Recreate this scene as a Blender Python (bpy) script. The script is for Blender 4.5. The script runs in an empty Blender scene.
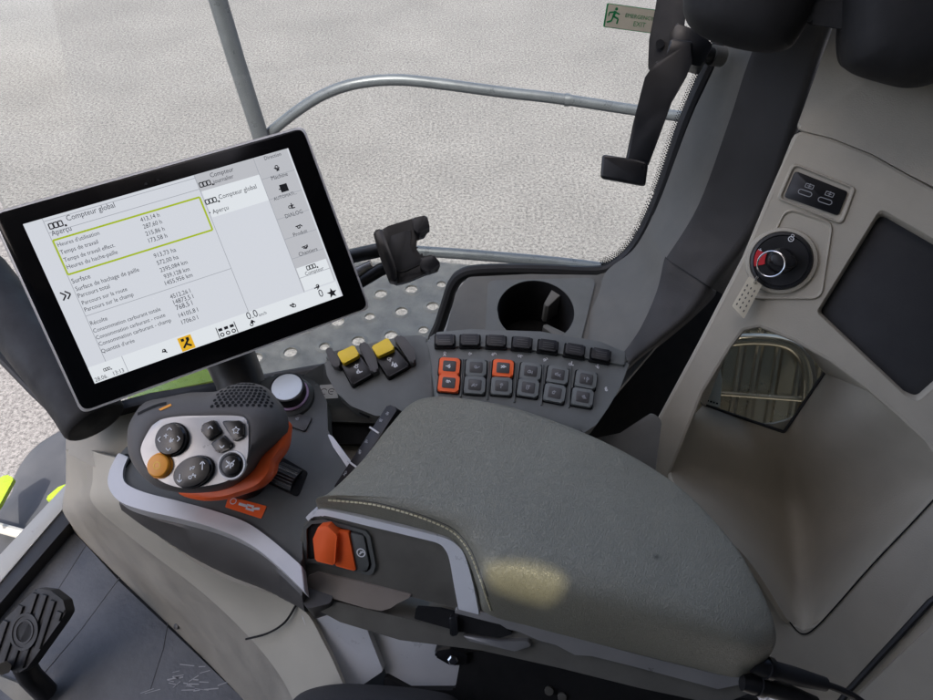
import bpy, bmesh, math, random
from mathutils import Vector as V, Matrix
from mathutils.bvhtree import BVHTree
random.seed(7)
sc = bpy.context.scene
C = sc.collection
# ------------------------------------------------------------------ camera model
FPX, CX, CY = 674.0, 466.5, 350.0
CAM = V((0, 0, 1.2))
S = math.sqrt(.5)
RX, UP, FW = V((1, 0, 0)), V((0, S, S)), V((0, S, -S))
def ray(u, v): return RX*((u-CX)/FPX) + UP*(-(v-CY)/FPX) + FW
def W(u, v, t): return CAM + ray(u, v)*t
def WZ(u, v, z):
    r = ray(u, v); return CAM + r*((z-CAM.z)/r.z)
def WY(u, v, y):
    r = ray(u, v); return CAM + r*(y/r.y)
class Fr:
    def __init__(s, o, n, x):
        z = V(n).normalized(); x = V(x); x = (x - z*x.dot(z)).normalized(); y = z.cross(x)
        s.o, s.x, s.y, s.z = V(o), x, y, z
        m = Matrix.Identity(4)
        for i in range(3):
            m[i][0], m[i][1], m[i][2], m[i][3] = x[i], y[i], z[i], s.o[i]
        s.m = m
    def hit(s, u, v, h=0):
        r = ray(u, v); o = s.o + s.z*h
        return CAM + r*((o-CAM).dot(s.z)/r.dot(s.z))
    def uv(s, u, v, h=0):
        d = s.hit(u, v, h)-s.o
        return (d.dot(s.x), d.dot(s.y))
    def P(s, lst, h=0): return [s.uv(p[0], p[1], h) for p in lst]
    def loc(s, w):
        d = w-s.o
        return V((d.dot(s.x), d.dot(s.y), d.dot(s.z)))
    def at(s, o): return Fr(o, s.z, s.x)
WF = Fr((0, 0, 0), (0, 0, 1), (1, 0, 0))
# ------------------------------------------------------------------ materials
def lin(c):
    return tuple(((x/255)/12.92 if x/255 <= .04045 else ((x/255+.055)/1.055)**2.4) for x in c)
def mat(name, col, rough=.5, metal=0, var=.12, vscale=30, bump=.0, bscale=400, spec=.5, emit=0, coat=0, rvar=.12, kind='noise'):
    m = bpy.data.materials.new(name); m.use_nodes = True
    nt = m.node_tree; N, L = nt.nodes, nt.links
    b = N['Principled BSDF']
    c = lin(col)
    b.inputs['Roughness'].default_value = rough
    b.inputs['Metallic'].default_value = metal
    b.inputs['Specular IOR Level'].default_value = spec
    b.inputs['Coat Weight'].default_value = coat
    b.inputs['Base Color'].default_value = (*c, 1)
    if emit:
        b.inputs['Emission Color'].default_value = (*c, 1); b.inputs['Emission Strength'].default_value = emit
        b.inputs['Base Color'].default_value = (0.01, .01, .01, 1)
        return m
    tc = N.new('ShaderNodeTexCoord')
    no = N.new('ShaderNodeTexNoise'); no.inputs['Scale'].default_value = vscale; no.inputs['Detail'].default_value = 6; no.inputs['Roughness'].default_value = .6
    L.new(tc.outputs['Object'], no.inputs['Vector'])
    if var:
        r = N.new('ShaderNodeValToRGB'); e = r.color_ramp.elements
        e[0].position, e[1].position = .3, .7
        e[0].color = (*[max(0, x*(1-var)) for x in c], 1); e[1].color = (*[min(1, x*(1+var)) for x in c], 1)
        L.new(no.outputs['Fac'], r.inputs['Fac']); L.new(r.outputs['Color'], b.inputs['Base Color'])
    if rvar:
        mr = N.new('ShaderNodeMapRange'); mr.inputs['From Min'].default_value = .3; mr.inputs['From Max'].default_value = .7
        mr.inputs['To Min'].default_value = max(.02, rough-rvar); mr.inputs['To Max'].default_value = min(1, rough+rvar)
        L.new(no.outputs['Fac'], mr.inputs['Value']); L.new(mr.outputs['Result'], b.inputs['Roughness'])
    if bump:
        bn = N.new('ShaderNodeBump'); bn.inputs['Strength'].default_value = 1; bn.inputs['Distance'].default_value = bump
        if kind == 'leather':
            t = N.new('ShaderNodeTexVoronoi'); t.feature = 'DISTANCE_TO_EDGE'; t.inputs['Scale'].default_value = bscale
            n2 = N.new('ShaderNodeTexNoise'); n2.inputs['Scale'].default_value = bscale*.6
            mx = N.new('ShaderNodeMix'); mx.data_type = 'VECTOR'; mx.inputs['Factor'].default_value = .012
            L.new(tc.outputs['Object'], n2.inputs['Vector']); L.new(tc.outputs['Object'], mx.inputs[4]); L.new(n2.outputs['Color'], mx.inputs[5])
            L.new(mx.outputs[1], t.inputs['Vector'])
            mp = N.new('ShaderNodeMapRange'); mp.inputs['From Max'].default_value = .3
            mp.interpolation_type = 'SMOOTHSTEP'
            L.new(t.outputs['Distance'], mp.inputs['Value']); L.new(mp.outputs['Result'], bn.inputs['Height'])
            n3 = N.new('ShaderNodeTexNoise'); n3.inputs['Scale'].default_value = 22; n3.inputs['Detail'].default_value = 3; L.new(tc.outputs['Object'], n3.inputs['Vector'])
            b3 = N.new('ShaderNodeBump'); b3.inputs['Distance'].default_value = .003; b3.inputs['Strength'].default_value = .6; L.new(n3.outputs['Fac'], b3.inputs['Height']); L.new(b3.outputs['Normal'], bn.inputs['Normal'])
        else:
            t = N.new('ShaderNodeTexNoise'); t.inputs['Scale'].default_value = bscale; t.inputs['Detail'].default_value = 2
            L.new(tc.outputs['Object'], t.inputs['Vector']); L.new(t.outputs['Fac'], bn.inputs['Height'])
        L.new(bn.outputs['Normal'], b.inputs['Normal'])
    return m
M = dict(
    pillar=mat('pillar_plastic', (50, 49, 48), .6, bump=.00015, bscale=900),
    trim=mat('trim_plastic', (106, 105, 99), .55, bump=.00015, bscale=900),
    beige=mat('warm_grey_plastic', (174, 167, 151), .66, var=.05, bump=.00025, bscale=700, rvar=.08),
    base=mat('base_plastic', (172, 167, 153), .5, var=.07, vscale=12, bump=.00012, bscale=900),
    worn=mat('worn_plastic', (142, 137, 126), .5, var=.2, vscale=18, bump=.0003, bscale=300),
    console=mat('console_plastic', (82, 84, 81), .5, bump=.0001, bscale=1200),
    panel=mat('switch_panel_plastic', (110, 113, 110), .5, bump=.0001, bscale=1200),
    grip=mat('soft_grip', (86, 83, 80), .6, bump=.0001, bscale=1500),
    shell=mat('shell_plastic', (72, 70, 68), .45, bump=.0001, bscale=1200),
    bright=mat('bright_trim', (226, 228, 230), .34, metal=.12, var=.03),
    railm=mat('grey_rail', (150, 148, 145), .38, metal=.3, var=.06), plate=mat('plate_silver', (184, 182, 179), .34, metal=.35, var=.03),
    gloss=mat('gloss_black', (13, 13, 14), .2, var=.1, rvar=.04), side=mat('side_plastic', (100, 98, 91), .42, bump=.0001, bscale=1200),
    bronze=mat('bronze_plastic', (142, 132, 122), .4, var=.06),
    silver=mat('silver_paint', (206, 205, 203), .4, metal=.25, var=.04),
    silver2=mat('grey_metal', (150, 148, 146), .35, metal=.6, var=.08),
    chrome=mat('chrome', (220, 220, 222), .15, metal=1, var=.02),
    leather=mat('armrest_leather', (137, 135, 120), .39, var=.07, vscale=25, bump=.00036, bscale=400, kind='leather', rvar=.05),
    black=mat('black_plastic', (22, 22, 24), .38, var=.15),
    blackm=mat('matt_black', (20, 20, 21), .7, var=.2, bump=.0001, bscale=700),
    hole=mat('dark_void', (5, 5, 6), .9, var=0),
    glassb=mat('bezel_glass', (8, 8, 10), .15, var=0, spec=.25, rvar=.03),
    rubber=mat('rubber', (30, 30, 31), .6, var=.2),
    orange=mat('orange_plastic', (253, 104, 44), .42, var=.05),
    amber=mat('amber_plastic', (240, 158, 44), .4, var=.03),
    yellow=mat('yellow_plastic', (252, 210, 44), .4, var=.06),
    lime=mat('lime_paint', (132, 154, 28), .3, var=.04, coat=.3),
    white=mat('white_mark', (225, 226, 226), .5, var=.02),
    greymark=mat('grey_mark', (150, 151, 153), .5, var=.02),
    whitepaint=mat('white_paint', (158, 157, 150), .35, var=.05, vscale=20),
    lilac=mat('lilac_ring', (205, 170, 205), .3, var=.02),
    knobtop=mat('brushed_cap', (222, 229, 232), .35, metal=.1, var=.03),
    galv=mat('galvanised_steel', (116, 114, 106), .6, metal=.25, var=.3, vscale=22, bump=.0004, bscale=60),
    pipe=mat('painted_pipe', (84, 88, 92), .35, metal=.3, var=.08),
    mat_=mat('floor_rubber', (78, 80, 83), .42, var=.45, vscale=9, bump=.0006, bscale=140, rvar=.15),
    tyre=mat('fender_plastic', (58, 59, 61), .5, var=.25, vscale=8),
    seat=mat('seat_fabric', (58, 57, 57), .9, var=.15, bump=.0005, bscale=900),
    tagm=mat('card_tag', (205, 196, 172), .6, var=.05),
    red=mat('red_sticker', (200, 40, 48), .45, var=.05),
    tray=mat('tray_rubber', (44, 44, 45), .75, var=.1, bump=.0001, bscale=900),
    stitch=mat('stitch_thread', (218, 210, 176), .7, var=.05),
    tank=mat('tank_steel', (190, 182, 160), .22, metal=.8, var=.1, vscale=6),
    pearl=mat('label_white', (244, 244, 240), .5, var=.03),
    green=mat('sign_green', (20, 120, 70), .5, var=.03),
    cream=mat('sign_cream', (178, 174, 158), .5, var=.03),
    roof=mat('roof_lining', (118, 117, 114), .8, var=.03),
)
SCR = .24
def emat(n, c, k=1.0):
    m = mat(n, c, emit=SCR*k, rough=.25); return m
M.update(scr=emat('screen_light', (222, 226, 234)), scr2=emat('screen_grey', (198, 200, 206)), scr3=emat('screen_white', (236, 241, 246)),
         scrg=emat('screen_lime', (176, 196, 40)), scry=emat('screen_amber', (240, 186, 40)), scrt=emat('screen_text', (52, 56, 66)),
         scrl=emat('screen_line', (172, 176, 184)), scrd=emat('screen_dark', (24, 25, 30)))
nt = M['leather'].node_tree; lb_ = nt.nodes['Principled BSDF']
lk = lb_.inputs['Base Color'].links[0].from_socket
def stain(p, r):
    tc = nt.nodes.new('ShaderNodeTexCoord'); d = nt.nodes.new('ShaderNodeVectorMath'); d.operation = 'DISTANCE'; d.inputs[1].default_value = p
    n_ = nt.nodes.new('ShaderNodeTexNoise'); n_.inputs['Scale'].default_value = 160
    a_ = nt.nodes.new('ShaderNodeMath'); a_.operation = 'MULTIPLY_ADD'; a_.inputs[1].default_value = r*1.2
    mr = nt.nodes.new('ShaderNodeMapRange'); mr.inputs['From Min'].default_value = r*.9; mr.inputs['From Max'].default_value = r*1.9; mr.inputs['To Min'].default_value = .45; mr.inputs['To Max'].default_value = 1
    mx = nt.nodes.new('ShaderNodeVectorMath'); mx.operation = 'SCALE'
    nt.links.new(tc.outputs['Object'], d.inputs[0]); nt.links.new(tc.outputs['Object'], n_.inputs['Vector'])
    nt.links.new(n_.outputs['Fac'], a_.inputs[0]); nt.links.new(d.outputs['Value'], a_.inputs[2]); nt.links.new(a_.outputs[0], mr.inputs['Value'])
    nt.links.new(lk, mx.inputs[0]); nt.links.new(mr.outputs['Result'], mx.inputs['Scale']); nt.links.new(mx.outputs[0], lb_.inputs['Base Color'])
def glass(name, tint, refl=.06):
    m = bpy.data.materials.new(name); m.use_nodes = True
    N, L = m.node_tree.nodes, m.node_tree.links
    N.remove(N['Principled BSDF'])
    t = N.new('ShaderNodeBsdfTransparent'); t.inputs[0].default_value = (*tint, 1)
    g = N.new('ShaderNodeBsdfGlossy'); g.inputs['Roughness'].default_value = .03
    f = N.new('ShaderNodeFresnel'); f.inputs[0].default_value = 1.4
    no = N.new('ShaderNodeTexNoise'); no.inputs['Scale'].default_value = 4; no.inputs['Detail'].default_value = 8
    tc = N.new('ShaderNodeTexCoord'); L.new(tc.outputs['Object'], no.inputs['Vector'])
    df = N.new('ShaderNodeBsdfDiffuse'); df.inputs[0].default_value = (.6, .58, .55, 1)
    mr = N.new('ShaderNodeMapRange'); mr.inputs['From Min'].default_value = .4; mr.inputs['From Max'].default_value = .8; mr.inputs['To Min'].default_value = .01; mr.inputs['To Max'].default_value = .04
    x0 = N.new('ShaderNodeMixShader'); L.new(no.outputs['Fac'], mr.inputs['Value']); L.new(mr.outputs['Result'], x0.inputs[0]); L.new(t.outputs[0], x0.inputs[1]); L.new(df.outputs[0], x0.inputs[2])
    mu = N.new('ShaderNodeMath'); mu.operation = 'MULTIPLY'; mu.inputs[1].default_value = .6
    x = N.new('ShaderNodeMixShader')
    L.new(f.outputs[0], mu.inputs[0]); L.new(mu.outputs[0], x.inputs[0]); L.new(x0.outputs[0], x.inputs[1]); L.new(g.outputs[0], x.inputs[2])
    L.new(x.outputs[0], N['Material Output'].inputs[0])
    return m
M['patch_dim'] = glass('patch_filter', (.62, .60, .50))  # tint only weakens the sun patch falling through the roof opening
M['glass'] = glass('window_glass', (.95, .97, .96))
def ground_mat():
    m = bpy.data.materials.new('concrete_ground'); m.use_nodes = True
    N, L = m.node_tree.nodes, m.node_tree.links; b = N['Principled BSDF']; b.inputs['Roughness'].default_value = .85
    tc = N.new('ShaderNodeTexCoord')
    def noise(s, d=4, r=.6):
        n = N.new('ShaderNodeTexNoise'); n.inputs['Scale'].default_value = s; n.inputs['Detail'].default_value = d; n.inputs['Roughness'].default_value = r
        L.new(tc.outputs['Object'], n.inputs['Vector']); return n
    a, c, e = noise(46, 6, .85), noise(.9, 6, .65), noise(95, 2, .6)
    r1 = N.new('ShaderNodeValToRGB'); q = r1.color_ramp.elements
    q[0].position, q[1].position = .40, .60; q[0].color = (*lin((64, 63, 61)), 1); q[1].color = (*lin((126, 124, 121)), 1)
    q2 = q.new(.48); q2.color = (*lin((98, 96, 94)), 1)
    L.new(a.outputs['Fac'], r1.inputs['Fac'])
    r2 = N.new('ShaderNodeValToRGB'); q = r2.color_ramp.elements
    q[0].position, q[1].position = .3, .7; q[0].color = (.76, .76, .76, 1); q[1].color = (1, 1, 1, 1)
    L.new(c.outputs['Fac'], r2.inputs['Fac'])
    mx = N.new('ShaderNodeMix'); mx.data_type = 'RGBA'; mx.blend_type = 'MULTIPLY'; mx.inputs['Factor'].default_value = 1
    L.new(r1.outputs['Color'], mx.inputs[6]); L.new(r2.outputs['Color'], mx.inputs[7]); L.new(mx.outputs[2], b.inputs['Base Color'])
    bn = N.new('ShaderNodeBump'); bn.inputs['Distance'].default_value = .0025; L.new(e.outputs['Fac'], bn.inputs['Height']); L.new(bn.outputs['Normal'], b.inputs['Normal'])
    return m
M['ground'] = ground_mat()
# ------------------------------------------------------------------ objects
WM = {}
def setp(o, label=None, cat=None, group=None, kind=None):
    for k, v in (('label', label), ('category', cat), ('group', group), ('kind', kind)):
        if v: o[k] = v
def thing(name, fr, label, cat, group=None):
    o = bpy.data.objects.new(name, None); C.objects.link(o); o.matrix_basis = fr.m; o.empty_display_size = .02
    WM[o] = fr; setp(o, label, cat, group); return o
def part(name, bm, m, parent=None, fr=None, label=None, smooth=35):
    fr = fr or (WM[parent] if parent else WF)
    bmesh.ops.recalc_face_normals(bm, faces=bm.faces)
    me = bpy.data.meshes.new(name); bm.to_mesh(me); bm.free()
    me.materials.append(M[m] if isinstance(m, str) else m)
    for p in me.polygons: p.use_smooth = True
    me.set_sharp_from_angle(angle=math.radians(smooth))
    o = bpy.data.objects.new(name, me); C.objects.link(o)
    if parent:
        o.parent = parent; o.matrix_basis = WM[parent].m.inverted() @ fr.m
    else: o.matrix_basis = fr.m
    WM[o] = fr
    if label: o['label'] = label
    return o
def area(p): return sum(p[i][0]*p[(i+1) % len(p)][1]-p[(i+1) % len(p)][0]*p[i][1] for i in range(len(p)))/2
def ccw(p): return list(p) if area(p) > 0 else list(reversed(p))
def rnd(pts, r, n=4):
    out = []; k = len(pts)
    for i in range(k):
        p0, p, p1 = V(pts[i-1][:2]), V(pts[i][:2]), V(pts[(i+1) % k][:2])
        a, b = p0-p, p1-p; la, lb = a.length, b.length
        if la < 1e-7 or lb < 1e-7: continue
        a /= la; b /= lb; ang = a.angle(b)
        ri = r[i] if isinstance(r, (list, tuple)) else r
        if ang > 3.05 or ri <= 0: out.append((p.x, p.y)); continue
        d = min(ri/math.tan(ang/2), la*.48, lb*.48)
        A, B = p+a*d, p+b*d
        for j in range(n+1):
            t = j/n; q = A*(1-t)**2 + p*2*t*(1-t) + B*t*t
            out.append((q.x, q.y))
    return out
def cr(pts, n=6, closed=True):
    pts = [V(p) for p in pts]; k = len(pts); out = []
    for i in range(k if closed else k-1):
        if closed: a, b, c, d = pts[i-1], pts[i], pts[(i+1) % k], pts[(i+2) % k]
        else: a, b, c, d = pts[max(0, i-1)], pts[i], pts[i+1], pts[min(k-1, i+2)]
        for j in range(n):
            t = j/n
            out.append(.5*((2*b)+(c-a)*t+(2*a-5*b+4*c-d)*t*t+(3*b-a-3*c+d)*t**3))
    if not closed: out.append(pts[-1])
    return out
def loft(bm, loops, cap0=True, cap1=True, closed=True):
    vs = [[bm.verts.new(p) for p in l] for l in loops]
    n = len(vs[0])
    for a, b in zip(vs, vs[1:]):
        for i in range(n if closed else n-1):
            j = (i+1) % n
            try: bm.faces.new((a[i], a[j], b[j], b[i]))
            except ValueError: pass
    if cap0: bm.faces.new(list(reversed(vs[0])))
    if cap1: bm.faces.new(vs[-1])
    return vs
def prism(pts, z0, z1, bev=0, seg=2, bm=None, top=None):
    bm = bm or bmesh.new(); pts = ccw([tuple(p[:2]) for p in pts])
    clean = []
    for p in pts:
        if not clean or (V(p)-V(clean[-1])).length > 1e-6: clean.append(p)
    if (V(clean[0])-V(clean[-1])).length < 1e-6: clean.pop()
    b = [bm.verts.new((x, y, z0)) for x, y in clean]
    t = [bm.verts.new((x, y, z1 if top is None else top(x, y))) for x, y in clean]
    n = len(b); te = []
    for i in range(n): bm.faces.new((b[i], b[(i+1) % n], t[(i+1) % n], t[i]))
    bm.faces.new(list(reversed(b))); f = bm.faces.new(t)
    if bev: bmesh.ops.bevel(bm, geom=list(f.edges), offset=bev, segments=seg, profile=.5, affect='EDGES', clamp_overlap=True)
    return bm
def rect(cx, cy, w, h, ang=0):
    c, s = math.cos(ang), math.sin(ang)
    return [(cx+x*c-y*s, cy+x*s+y*c) for x, y in ((-w/2, -h/2), (w/2, -h/2), (w/2, h/2), (-w/2, h/2))]
def circ(cx, cy, r, n=32, ry=None):
    return [(cx+r*math.cos(2*math.pi*i/n), cy+(ry or r)*math.sin(2*math.pi*i/n)) for i in range(n)]
def lathe(prof, n=40, cx=0, cy=0, bm=None):
    bm = bm or bmesh.new()
    loft(bm, [[(cx+r*math.cos(2*math.pi*i/n), cy+r*math.sin(2*math.pi*i/n), z) for i in range(n)] for r, z in prof])
    return bm
def tube(path, r, n=14, bm=None, closed=False):
    bm = bm or bmesh.new(); path = [V(p) for p in path]; k = len(path); loops = []
    up = None
    for i, p in enumerate(path):
        if closed: t = (path[(i+1) % k]-path[i-1]).normalized()
        else: t = (path[min(k-1, i+1)]-path[max(0, i-1)]).normalized()
        if up is None: up = t.orthogonal().normalized()
        else: up = (up - t*up.dot(t)).normalized()
        s = t.cross(up); ri = r[i] if isinstance(r, (list, tuple)) else r
        loops.append([p+(up*math.cos(2*math.pi*j/n)+s*math.sin(2*math.pi*j/n))*ri for j in range(n)])
    if closed: loops.append(loops[0])
    loft(bm, loops, not closed, not closed)
    if closed: bmesh.ops.remove_doubles(bm, verts=bm.verts, dist=1e-6)
    return bm
def holeplate(outer, holes, z0, z1):
    bm = bmesh.new()
    for z in (z0, z1):
        es = []
        for lp in [outer]+holes:
            vs = [bm.verts.new((x, y, z)) for x, y in [p[:2] for p in lp]]
            es += [bm.edges.new((vs[i], vs[(i+1) % len(vs)])) for i in range(len(vs))]
        bmesh.ops.triangle_fill(bm, edges=es, use_beauty=True, use_dissolve=False)
    for lp in [outer]+holes:
        n = len(lp)
        a = [bm.verts.new((p[0], p[1], z0)) for p in lp]; b = [bm.verts.new((p[0], p[1], z1)) for p in lp]
        for i in range(n): bm.faces.new((a[i], a[(i+1) % n], b[(i+1) % n], b[i]))
    bmesh.ops.remove_doubles(bm, verts=bm.verts, dist=1e-6)
    return bm
def dome(edge, top, p=4, n=14, ctr=None, bm=None, under=.02):
    """closed pillow: edge = 3D loop, top(x,y) = crown height"""
    bm = bm or bmesh.new(); edge = [V(e) for e in edge]
    c = ctr or sum(edge, V())/len(edge); loops = []
    loops.append([V((e.x, e.y, e.z-under)) for e in edge])
    for k in range(n+1):
        a = k/n; s = 1-a**3*.985 if k else 1.0
        pr = (max(0, 1-s**p))**(1/p)
        loops.append([V((c.x+(e.x-c.x)*s, c.y+(e.y-c.y)*s, e.z+(top(c.x+(e.x-c.x)*s, c.y+(e.y-c.y)*s)-e.z)*pr)) for e in edge])
    loft(bm, loops); return bm
def patch(rows, thick=.006):
    """grid of world points -> smooth thick sheet"""
    bm = bmesh.new()
    vs = [[bm.verts.new(p) for p in r] for r in rows]
    for a, b in zip(vs, vs[1:]):
        for i in range(len(a)-1): bm.faces.new((a[i], a[i+1], b[i+1], b[i]))
    bmesh.ops.recalc_face_normals(bm, faces=bm.faces)
    c = sum((f.normal.dot(CAM-f.calc_center_median()) for f in bm.faces))
    if c < 0: bmesh.ops.reverse_faces(bm, faces=bm.faces)
    bmesh.ops.solidify(bm, geom=list(bm.faces), thickness=thick)
    return bm
_tx = {}
def text(bm, s, p0, p1=None, size=None, h=0, yscale=1.0):
    """flat lettering; p0 -> p1 is the baseline in local coordinates"""
    if s not in _tx:
        cu = bpy.data.curves.new('lettering', 'FONT'); cu.body = s; cu.resolution_u = 2
        o = bpy.data.objects.new('lettering', cu); me = bpy.data.meshes.new_from_object(o)
        vs = [v.co.copy() for v in me.vertices]; fs = [tuple(p.vertices) for p in me.polygons]
        bpy.data.objects.remove(o); bpy.data.curves.remove(cu); bpy.data.meshes.remove(me)
        x0 = min(v.x for v in vs); x1 = max(v.x for v in vs)
        _tx[s] = ([(v.x-x0, v.y) for v in vs], fs, x1-x0)
    vs, fs, w = _tx[s]
    p0 = V(p0[:2])
    if p1 is not None: d = V(p1[:2])-p0; k = d.length/w; d.normalize()
    else: d = V((1, 0)); k = size
    e = V((-d.y, d.x))
    nv = [bm.verts.new((*(p0+d*x*k+e*y*k*yscale), h)) for x, y in vs]
    for f in fs:
        try: bm.faces.new([nv[i] for i in f])
        except ValueError: pass
    return bm
def flat(bm, pts, h):
    bm.faces.new([bm.verts.new((p[0], p[1], h)) for p in ccw(pts)]); return bm
def line(bm, p, q, w, h):
    p, q = V(p[:2]), V(q[:2]); d = (q-p).normalized(); e = V((-d.y, d.x))*w/2
    return flat(bm, [p+e, p-e, q-e, q+e], h)
def ringflat(bm, c, r0, r1, h, n=24, a0=0, a1=2*math.pi):
    full = abs(a1-a0-2*math.pi) < 1e-6; k = n
    A = [bm.verts.new((c[0]+r0*math.cos(a0+(a1-a0)*i/k), c[1]+r0*math.sin(a0+(a1-a0)*i/k), h)) for i in range(k+(0 if full else 1))]
    B = [bm.verts.new((c[0]+r1*math.cos(a0+(a1-a0)*i/k), c[1]+r1*math.sin(a0+(a1-a0)*i/k), h)) for i in range(k+(0 if full else 1))]
    for i in range(k): j = (i+1) % len(A); bm.faces.new((A[i], A[j], B[j], B[i]))
    return bm
def bvh_of(o):
    fr = WM[o]; me = o.data
    return BVHTree.FromPolygons([fr.m @ v.co for v in me.vertices], [tuple(p.vertices) for p in me.polygons])
def cast(bv, u, v, lift=0):
    h = bv.ray_cast(CAM, ray(u, v).normalized())
    return None if h[0] is None else (h[0]+h[1]*lift, h[1])
def box(o, x, y, z, hx, hy, hz, bm, bev=0):
    vs = bmesh.ops.create_cube(bm, size=1)['verts']
    for q in vs:
        c = q.co.copy(); q.co = V(o)+V(x)*c.x*hx+V(y)*c.y*hy+V(z)*c.z*hz
    if bev: bmesh.ops.bevel(bm, geom=list({e for q in vs for e in q.link_edges}), offset=bev, segments=2, affect='EDGES', profile=.5)
    return bm
def mean(pts): return V((sum(p[0] for p in pts)/len(pts), sum(p[1] for p in pts)/len(pts)))
def glyph(bm, c, s, h, k):
    """small pictogram: a few strokes inside a box of size s"""
    rg = random.Random(k); cx, cy = c
    for _ in range(3):
        a = rg.choice((0, .7, 1.57, 2.3)); x, y = cx+rg.uniform(-.3, .3)*s, cy+rg.uniform(-.25, .25)*s
        l = rg.uniform(.3, .6)*s
        line(bm, (x-l/2*math.cos(a), y-l/2*math.sin(a)), (x+l/2*math.cos(a), y+l/2*math.sin(a)), s*.13, h)
    ringflat(bm, (cx+rg.uniform(-.25, .25)*s, cy+rg.uniform(-.2, .2)*s), s*.12, s*.22, h, 10)
    return bm
# ================================================================== OUTSIDE
GZ = -1.6
bm = bmesh.new(); bmesh.ops.create_grid(bm, x_segments=4, y_segments=4, size=60)
g = part('ground', bm, 'ground', fr=Fr((0, 0, GZ), (0, 0, 1), (1, 0, 0))); setp(g, 'pale speckled concrete yard outside the cab windows', 'ground', kind='structure')
# platform with pressed holes
PL = Fr((-.05, 1.2, 0), (0, 0, 1), (1, 0, 0))
pl = thing('walkway_platform', PL, 'galvanised perforated steel walkway outside behind the phone holder', 'platform')
outer = PL.P([(150, 395), (205, 330), (300, 268), (345, 262), (440, 262), (560, 274), (640, 300), (560, 430), (300, 420)])
hol, k = [], 0
ax = V((.97, .24)); ay = V((-.24, .97))
ins = ccw(outer)
def inside(p, poly):
    r = False; n = len(poly)
    for i in range(n):
        a, b = poly[i], poly[(i+1) % n]
        if (a[1] > p[1]) != (b[1] > p[1]) and p[0] < (b[0]-a[0])*(p[1]-a[1])/(b[1]-a[1])+a[0]: r = not r
    return r
for i in range(-16, 17):
    for j in range(-9, 10):
        c = ax*(i*.085+(j % 2)*.0425)+ay*(j*.085)
        if all(inside((c.x+.045*math.cos(t), c.y+.045*math.sin(t)), ins) for t in (0, .8, 1.6, 2.4, 3.1, 3.9, 4.7, 5.5)):
            hol.append(circ(c.x, c.y, .0165 if (i+j) % 3 else .013, 16))
part('perforated_sheet', holeplate(ins, hol, -.004, 0), 'galv', pl)
for h in hol:
    c = mean(h); r = (V(h[0])-c).length
    bm = lathe([(r+.010, 0.0002), (r+.005, .0016), (r+.0005, .0022), (r, .001), (r-.0005, -.003)], 16, c.x, c.y)
    bmesh.ops.delete(bm, geom=[f for f in bm.faces if len(f.verts) > 4], context='FACES')
    part('raised_rim', bm, 'galv', pl)
rp = [WY(u, v, 1.66) for u, v in ((330, 262), (372, 250), (430, 252), (510, 258), (590, 266), (700, 282))]
part('edge_tube', tube([PL.loc(p) for p in cr(rp, 6, False)], .0165), 'pipe', pl)
# handrail
HR = Fr(WZ(265, 300, 0), (0, 0, 1), (1, 0, 0))
hr = thing('handrail', HR, 'grey tubular handrail outside with upright post behind the monitor', 'handrail')
p = [WY(u, v, 1.5) for u, v in ((196, -70), (218, 0), (236, 60), (257, 125), (275, 185))]
p.append(V((p[-1].x+.06, 1.5, 0)))
part('post', tube([HR.loc(q) for q in p], .0195, 18), 'pipe', hr)
rp = [WY(u, v, 1.52) for u, v in ((262, 140), (278, 126), (300, 109), (325, 94), (355, 84), (395, 80), (440, 84), (500, 92), (560, 99), (640, 111), (720, 122), (840, 140))]
part('rail', tube([HR.loc(q) for q in cr(rp, 6, False)], .0125, 18), 'pipe', hr)
bm = bmesh.new()
q = WY(567, 100, 1.52); tube([HR.loc(q-V((.006, 0, 0))), HR.loc(q+V((.006, 0, 0)))], .0145, 18, bm)
part('joint_collar', bm, 'pipe', hr)
# ================================================================== SIDE WINDOW
G = Fr((0, .80, .6), (0, -1, .22), (1, 0, 0))
wn = thing('side_window', G, 'large clear side window with black seal and dotted edge', 'window')
edge = [(140, 410), (200, 393), (262, 379), (335, 366), (418, 352), (436, 332), (446, 305), (454, 282), (466, 272), (490, 269), (540, 269), (592, 271), (612, 266), (630, 251), (645, 228), (662, 188), (686, 118), (716, 50), (752, -40), (800, -160)]
ge = [V((*q, 0)) for q in G.P(edge)]
gp = [(q.x, q.y) for q in cr(ge, 5, False)]
poly = gp + [(gp[-1][0], .75), (gp[0][0]-.1, .75), (gp[0][0]-.1, gp[0][1])]
part('glass_pane', prism(poly, -.006, 0), 'glass', wn)
part('seal', tube([V((x, y, .004)) for x, y in gp], .0095, 10), 'rubber', wn)
bm = bmesh.new()
fr_ = [V(q) for q in G.P([(600, 268), (622, 257), (640, 235), (656, 202), (681, 130), (712, 56), (742, -15)])]
fp = cr(fr_, 30, False); acc = 0; L = [fp[0]]
for a in fp[1:]:
    if (a-L[-1]).length > .0030: L.append(a)
for row in range(5):
    for i in range(1, len(L)-1):
        d = (L[i+1]-L[i-1]).normalized(); nrm = V((-d.y, d.x))
        c = L[i]+nrm*(.003+row*.0026)+d*(.0015 if row % 2 else 0)
        flat(bm, circ(c.x, c.y, .0019-.00026*row, 6), .0006)
part('dotted_border', bm, 'blackm', wn)
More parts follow.
